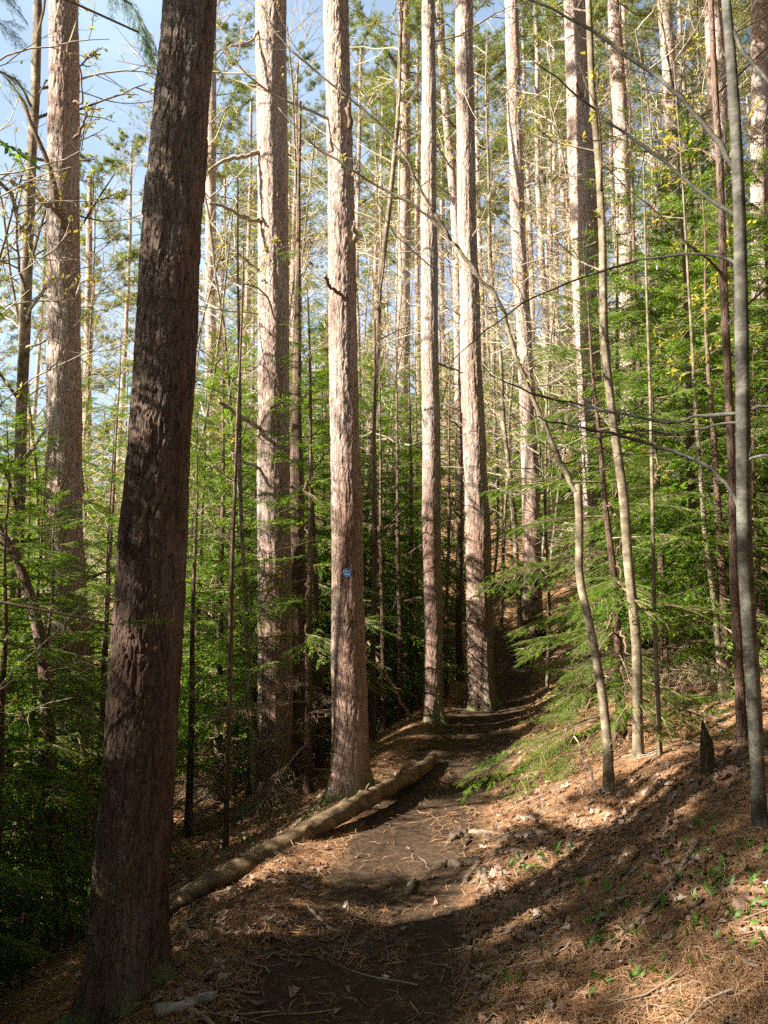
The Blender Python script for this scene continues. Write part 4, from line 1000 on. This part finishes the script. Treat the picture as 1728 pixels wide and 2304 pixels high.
def fallen_log():
    rng = np.random.default_rng(3)
    a = ground_at(352, 1985, .05); b = ground_at(700, 1800, .07); c = ground_at(935, 1648, -.02)
    a = a + (a - b) * .12
    n = 150; s = np.linspace(0, 1, n)[:, None]
    P = a * (1 - s) ** 2 + c * s ** 2 + 2 * s * (1 - s) * (b * 2 - (a + c) / 2)
    P[:, 2] = np.maximum(P[:, 2], terrain(P[:, 0], P[:, 1]) + .035)
    kk = np.hanning(41); kk /= kk.sum(); zz = np.pad(P[:, 2], 20, mode='reflect', reflect_type='odd'); P[:, 2] = np.convolve(zz, kk, 'valid')
    P[:, 2] += .004
    base = P[n // 2].copy(); P = P - base
    k = 36; tg = np.gradient(P, axis=0); tg /= np.linalg.norm(tg, axis=1)[:, None]
    u = np.cross(tg, [0, 0, 1.]); u /= np.linalg.norm(u, axis=1)[:, None]; w = np.cross(u, tg)
    th = np.arange(k) * 2 * math.pi / k; TH, SS = np.meshgrid(th, np.linspace(0, 4.6, n))
    r = np.linspace(.068, .060, n)[:, None] * (1 + .09 * vnoise(SS * 1.7, np.cos(TH) * 1.2, 14) + .06 * vnoise(SS * 5, np.cos(TH) * 2.5, 4) + .03 * np.sin(3 * TH + SS) + .03 * vnoise(SS * 14, np.sin(TH) * 5, 6))
    for (sk, tk) in ((1.1, 1.2), (2.0, .8), (2.9, 1.9), (3.5, 1.3), (4.0, 1.0)):
        r = r + .022 * np.exp(-((SS - sk) / .035) ** 2 - ((TH - tk) / .25) ** 2)
    V = P[:, None, :] + r[..., None] * (np.cos(TH)[..., None] * u[:, None] + np.sin(TH)[..., None] * w[:, None])
    i = np.arange(n - 1)[:, None] * k; j = np.arange(k)[None]; j2 = (j + 1) % k
    mb = MB(); mb.add(V.reshape(-1, 3), np.stack([i + j, i + j2, i + k + j2, i + k + j], -1).reshape(-1, 4))
    t = thing('fallen_log', 'long peeled tan log edging the left side of the trail', 'log', base)
    link('log_trunk', mb.mesh('log_trunk', M_LOG), t)
    e = MB()
    e.add(np.vstack([V[-1], V[-1].mean(0)[None] + tg[-1] * .004]), None, [[m, (m + 1) % k, k] for m in range(k)])
    e.add(np.vstack([V[0], V[0].mean(0)[None] - tg[0] * .004]), None, [[(m + 1) % k, m, k] for m in range(k)])
    link('cut_end', e.mesh('cut_end', plain('cut_wood', (.42, .30, .19), .8, .1)), t)
    for (s0, L) in ((40, .05), (96, .06), (118, .045)):
        st = MB(); q = P[s0] + w[s0] * .062; st.tube([q, q + w[s0] * L * .6 + u[s0] * L * .2, q + w[s0] * L + u[s0] * L * .5], [.014, .011, .006], 7, 0, True)
        link('branch_stub', st.mesh('branch_stub', M_LOG), t)
fallen_log()

def ground_line(name, label, cat, pts, r0, r1, mat, lift=.3, group=None, forks=(), seed=1, k=8, wob=.3):
    rng = np.random.default_rng(seed)
    if name == 'tree_root': r0, r1 = r0 * 1.3, r1 * 1.3
    def ln(pp, ra, rb):
        W = np.array([ground_at(c, r) for c, r in pp]); n = len(W)
        s = np.linspace(0, n - 1, (n - 1) * 7 + 1); P = np.stack([np.interp(s, np.arange(n), W[:, q]) for q in range(3)], 1)
        kk = np.array([.25, .5, .25])
        for _ in range(3):
            P[1:-1] = .25 * P[:-2] + .5 * P[1:-1] + .25 * P[2:]
        R = np.linspace(ra, rb, len(P)) * (1 + .07 * vnoise(np.arange(len(P)) * .35, np.zeros(len(P)), seed))
        end = np.clip(np.minimum(np.linspace(0, 1, len(P)), np.linspace(1, 0, len(P))) * 5, 0, 1) if name == 'tree_root' else np.ones(len(P)); R = R * (.45 + .55 * end)
        P[:, :2] += rng.normal(0, ra * wob, (len(P), 2))
        P[:, 2] = terrain(P[:, 0], P[:, 1], True) * .5 + terrain(P[:, 0], P[:, 1]) * .5 + R * (lift * end - 1.1 * (1 - end))
        return P, R
    P, R = ln(pts, r0, r1); base = P[len(P) // 2].copy()
    mb = MB(); mb.tube(P - base, R, k, 0, True)
    for fk in forks:
        Q, R2 = ln(fk, r0 * .65, r1 * .6); mb.tube(Q - base, R2, 6, 0, True)
    o = link(name, mb.mesh(name, mat), None, tuple(base)); tag(o, label, cat, group)
    return o

G = 'bare roots crossing the trail'
ground_line('tree_root', 'upper bare root arching out of the sunlit trail', 'root', [(960, 1830), (985, 1808), (1015, 1800), (1050, 1803), (1090, 1800)], 0.025, 0.014, M_ROOT, 0.30, G, [[(1010, 1800), (1012, 1818), (1000, 1835)]], 5)
ground_line('tree_root', 'forked bare root splaying down the middle of the trail', 'root', [(915, 1885), (960, 1872), (1000, 1868), (1030, 1866), (1042, 1870)], 0.022, 0.023, M_ROOT, 0.36, G, [[(1040, 1868), (1020, 1890), (998, 1915)], [(1042, 1868), (1050, 1890), (1056, 1915)], [(1040, 1868), (1036, 1895), (1030, 1920)]], 6)
ground_line('tree_root', 'long low root along the right side of the trail', 'root', [(1060, 1822), (1110, 1812), (1160, 1800), (1215, 1795)], 0.022, 0.014, M_ROOT, 0.18, G, [], 7)
ground_line('tree_root', 'long pale root running up to the lit hemlock sprays', 'root', [(1095, 1775), (1145, 1770), (1190, 1755), (1235, 1735)], 0.016, 0.010, M_ROOT, 0.24, G, [], 8)
ground_line('tree_root', 'short thick root below the upper trail root', 'root', [(1055, 1836), (1090, 1842), (1130, 1845), (1150, 1850)], 0.017, 0.012, M_ROOT, 0.24, G, [], 9)
ground_line('tree_root', 'low thin root lying across the shaded near trail', 'root', [(820, 2050), (865, 2042), (905, 2034), (945, 2026)], 0.010, 0.006, M_ROOT, 0.24, G, [], 10)
ground_line('tree_root', 'small curled root in the dark middle of the trail', 'root', [(965, 1975), (985, 1968), (992, 1990)], 0.009, 0.006, M_ROOT, 0.30, G, [], 11)
ground_line('tree_root', 'thin tangled root below the log at the trail edge', 'root', [(655, 1950), (690, 1990), (720, 2012), (765, 2018)], 0.009, 0.004, M_ROOT, 0.36, G, [[(690, 1990), (700, 2020), (695, 2035)]], 12)
ground_line('tree_root', 'thin curved root right of the tangled root', 'root', [(730, 2048), (765, 2050), (790, 2032), (785, 2020)], 0.007, 0.004, M_ROOT, 0.36, G, [], 13)
ground_line('tree_root', 'dark root crossing the far shaded trail', 'root', [(1140, 1480), (1180, 1470), (1215, 1455), (1260, 1450)], 0.029, 0.022, M_ROOT, 0.30, G, [], 14)
B = 'sticks on the ground'
ground_line('fallen_branch', 'thick grey stick beside the foreground trunk base', 'stick', [(335, 2198), (380, 2188), (430, 2172), (468, 2162)], .024, .018, M_GREYSTICK, .8, B, [], 20, 10, .05)
ground_line('fallen_branch', 'long brown stick lying down the leafy right bank', 'stick', [(1510, 1820), (1470, 1890), (1425, 1950), (1380, 2000), (1320, 2045), (1290, 2075)], .014, .008, M_STICK, .9, B, [], 21, 7, .12)
ground_line('fallen_branch', 'dark stick at the right frame edge of the bank', 'stick', [(1600, 2018), (1640, 2015), (1690, 2022)], .010, .008, M_STICK, .9, B, [], 22, 7, .1)
ground_line('fallen_branch', 'brown stick lying near the trail left of grey stick', 'stick', [(350, 2152), (410, 2140), (480, 2138), (560, 2150)], .008, .005, M_STICK, .9, B, [[(400, 2142), (440, 2110), (480, 2085)]], 23, 6, .15)
ground_line('fallen_branch', 'thin pale stick on the leafy bank low right', 'stick', [(1365, 2175), (1400, 2155), (1450, 2140), (1500, 2135)], .008, .004, M_STICK, .9, B, [], 24, 6, .15)
ground_line('fallen_branch', 'short stub of wood standing on the sunlit trail', 'stick', [(882, 1935), (888, 1918), (896, 1905)], .022, .014, M_STICK, .9, B, [], 25, 7, .1)
ground_line('fallen_branch', 'dark stick lying across the lower right bank', 'stick', [(1035, 2140), (1075, 2105), (1105, 2080)], .010, .007, M_STICK, .9, B, [], 26, 6, .1)
ground_line('fallen_branch', 'bent twig at the bottom edge of the trail', 'stick', [(405, 2190), (440, 2203), (480, 2240)], .012, .008, M_STICK, .9, B, [], 27, 6, .15)

def leaning_stick(label, a, b, Ya, Yb, r, mat=M_TWIGDARK, seed=1):
    A = px(a[0], a[1], Ya)[0]; Bp = px(b[0], b[1], Yb)[0]; Bp[2] = min(Bp[2], gz(Bp[0], Yb) + .02)
    rng = np.random.default_rng(seed); s = np.linspace(0, 1, 9)[:, None]; P = A * (1 - s) + Bp * s; P[1:-1] += rng.normal(0, r * .7, (7, 3))
    mb = MB(); mb.tube(P - Bp, np.linspace(r * .6, r, 9), 7, 0, True)
    for k in range(4):
        i = rng.integers(1, 7); bare_branch(mb, rng, P[i] - Bp, rng.normal(0, 1, 3), .35, r * .3, 1, 0, 4)
    tag(link('dead_sapling', mb.mesh('dead_sapling', mat), None, tuple(Bp)), label, 'dead sapling')
leaning_stick('dark dead stick leaning right toward the slim log-end pine base', (795, 1385), (912, 1595), 9.9, 9.6, .026)
leaning_stick('thin pale dead stick leaning left between the crooked sapling and trail', (1240, 1590), (1305, 1740), 5.4, 5.25, .008, M_TWIG, 3)
leaning_stick('dark thin dead stick leaning left below the reddish stem', (1490, 1600), (1600, 1690), 5.1, 4.6, .008, M_TWIGDARK, 4)
leaning_stick('pale broken branch propped against the beige sapling foot', (1440, 1640), (1395, 1740), 5.4, 5.3, .012, M_TWIG, 6)
leaning_stick('curved mossy stem leaning against the left brown pine', (160, 1420), (210, 1760), 6.9, 6.7, .03, M_TWIGDARK, 7)

# ------------------------------------------------------------------ litter and ground cover
def scatter(n, y0, y1, rng, pw=1.0, xmax=.62):
    y = y0 * (y1 / y0) ** (rng.random(n) ** pw); x = rng.uniform(-xmax, xmax, n) * (y + .6)
    return x, y
def frames(x, y, rng, tilt):
    e = .04; z = terrain(x, y, True)
    n = np.stack([-(terrain(x + e, y, True) - z) / e, -(terrain(x, y + e, True) - z) / e, np.ones_like(x)], 1)
    n += rng.normal(0, tilt, n.shape); n /= np.linalg.norm(n, axis=1)[:, None]
    a = rng.uniform(0, 6.28, len(x)); d = np.stack([np.cos(a), np.sin(a), np.zeros_like(a)], 1)
    d -= n * (d * n).sum(1)[:, None]; d /= np.linalg.norm(d, axis=1)[:, None]
    return np.stack([x, y, z], 1), n, d, np.cross(n, d)

def needle_litter():
    rng = np.random.default_rng(61); mb = MB()
    x, y = scatter(150000, 1.9, 13, rng)
    u = trail_u(x, y); keep = (rng.random(len(x)) < np.where(np.abs(u) < .42, .06 + .30 * (vnoise(x * 1.8, y * 1.8, 4) > .15), .62 + .55 * fbm(x * 1.6, y * 1.6, 3, 91))); x, y = x[keep], y[keep]
    P, n, d, b = frames(x, y, rng, .22)
    L = rng.uniform(.05, .12, len(x))[:, None]; w = (.0009 + .00024 * y)[:, None]; bend = rng.normal(0, .18, len(x))[:, None] * L
    up = rng.uniform(.003, .016, len(x))[:, None]
    c0 = P - d * L * .5 + n * up; c1 = P + b * bend + n * (up + .003); c2 = P + d * L * .5 + n * up
    v = np.stack([c0 - b * w * .5, c0 + b * w * .5, c1 - b * w, c1 + b * w, c2 - b * w * .4, c2 + b * w * .4], 1)
    i = np.arange(len(x))[:, None] * 6
    q = np.concatenate([i + np.array([0, 1, 3, 2]), i + np.array([2, 3, 5, 4])])
    mb.add(v.reshape(-1, 3), q)
    tag(link('needle_litter', mb.mesh('needle_litter', M_NEEDLE, False)), 'fallen orange-brown pine needles covering the forest floor', 'needle litter', None, 'stuff')
needle_litter()

def leaf_litter():
    rng = np.random.default_rng(62); mb = MB()
    x, y = scatter(30000, 1.9, 16, rng, .9)
    u = trail_u(x, y); cl = vnoise(x * 1.1, y * 1.1, 71)
    pr = np.where(np.abs(u) < .45, .02, np.where(u > 0, .5 + .9 * cl, .3 + .6 * cl)); keep = rng.random(len(x)) < pr; x, y = x[keep], y[keep]
    P, n, d, b = frames(x, y, rng, .38)
    m = len(x); L = (rng.uniform(.016, .040, m))[:, None]; W_ = L * rng.uniform(.45, .8, m)[:, None]; cu = rng.normal(.1, .22, m)[:, None] * L; cv = rng.normal(.12, .2, m)[:, None] * L
    up = rng.uniform(.004, .016, m)[:, None]
    O = P + n * up
    def pt(s, t): return O + d * L * s + b * W_ * t + n * (cu * (s * s) * 1.4 + cv * (t * t) * 1.6)
    j = lambda: rng.normal(0, .10, (m, 1))
    vs_ = [pt(-1, 0), pt(-.55, -.5 + j()), pt(-.1, -.95 + j()), pt(.2, -.5 + j()), pt(.55, -.72 + j()), pt(1.05, 0), pt(.55, .72 + j()), pt(.2, .5 + j()), pt(-.1, .95 + j()), pt(-.55, .5 + j()), pt(0, 0)]
    v = np.stack(vs_, 1); i = np.arange(m)[:, None] * 11
    t = np.concatenate([i + np.array([a, (a + 1) % 10, 10]) for a in range(10)])
    mb.add(v.reshape(-1, 3), None, t)
    tag(link('leaf_litter', mb.mesh('leaf_litter', M_DLEAF, False)), 'curled tan dead leaves scattered over the banks', 'leaf litter', None, 'stuff')
leaf_litter()

def twig_litter():
    rng = np.random.default_rng(63); mb = MB()
    x, y = scatter(900, 1.9, 13, rng); u = trail_u(x, y)
    keep = (np.abs(u) > .4) | (rng.random(len(x)) < .2)
    for xx, yy in zip(x[keep], y[keep]):
        L = rng.uniform(.08, .5); a = rng.uniform(0, 6.28); k = 6; r = rng.uniform(.0015, .005)
        s = np.linspace(-.5, .5, k); X = xx + math.cos(a) * L * s + rng.normal(0, .008, k); Y = yy + math.sin(a) * L * s + rng.normal(0, .008, k)
        mb.tube(np.stack([X, Y, terrain(X, Y, True) + r + rng.uniform(0, .02)], 1), np.linspace(r, r * .5, k), 4)
    tag(link('twig_litter', mb.mesh('twig_litter', M_STICK)), 'small broken twigs strewn over the forest floor', 'twig litter', None, 'stuff')
twig_litter()

def shoots():
    rng = np.random.default_rng(64); mb = MB(); pos = []
    def cluster(c, r, n, sc, sr):
        for _ in range(n):
            g = ground_at(c + rng.normal(0, sc), r + rng.normal(0, sr)); pos.append((g, rng.uniform(.03, .055)))
    for (c, r, n, sc, sr) in [(735, 1722, 26, 18, 8), (800, 1700, 8, 25, 8), (660, 1760, 12, 30, 10), (600, 1785, 10, 30, 12), (530, 1815, 16, 18, 8), (440, 1830, 16, 50, 14), (560, 1850, 5, 20, 12), (400, 1850, 12, 40, 12),
                              (1130, 1880, 18, 25, 10), (1190, 1860, 14, 25, 12), (1240, 1850, 8, 20, 8), (1310, 1900, 14, 60, 25), (1400, 1960, 18, 70, 35), (1490, 1900, 22, 60, 30), (1570, 1920, 30, 60, 35), (1620, 1850, 12, 40, 25),
                              (1560, 2010, 14, 70, 30), (1640, 2000, 10, 30, 40), (1350, 2060, 10, 80, 30), (1230, 2080, 6, 60, 40), (1480, 2080, 14, 70, 30), (1150, 1990, 5, 40, 20), (1100, 2120, 4, 40, 20), (1500, 1800, 12, 60, 20), (1380, 2150, 6, 70, 20)]:
        cluster(c, r, n, sc, sr)
    for g, h in pos:
        for q in range(rng.integers(1, 3)):
            a = rng.uniform(0, 6.28); lean = rng.uniform(.15, .7); d = np.array([math.cos(a) * lean, math.sin(a) * lean, 1]); d /= np.linalg.norm(d)
            b = np.cross(d, [math.cos(a + .6), math.sin(a + .6), 0]); b /= np.linalg.norm(b); w = h * rng.uniform(.14, .26); c = np.cross(b, d) * h * .15; hh = h * rng.uniform(.8, 1.3)
            v = [g - b * .002, g + b * .002, g + d * hh * .35 + b * w, g + d * hh * .35 - b * w, g + d * hh * .35 - c * .5, g + d * hh * .72 + b * w * .75 + c, g + d * hh * .72 - b * w * .75 + c, g + d * hh + c * 2.2]
            mb.add(v, [[0, 4, 3, 3]] if False else None, [[0, 4, 3], [1, 2, 4], [0, 1, 4], [3, 4, 6], [4, 2, 5], [4, 5, 6], [6, 5, 7]])
    tag(link('green_shoots', mb.mesh('green_shoots', M_SHOOT, True)), 'fresh green lily shoots sprouting through the litter', 'ground cover', None, 'stuff')
shoots()
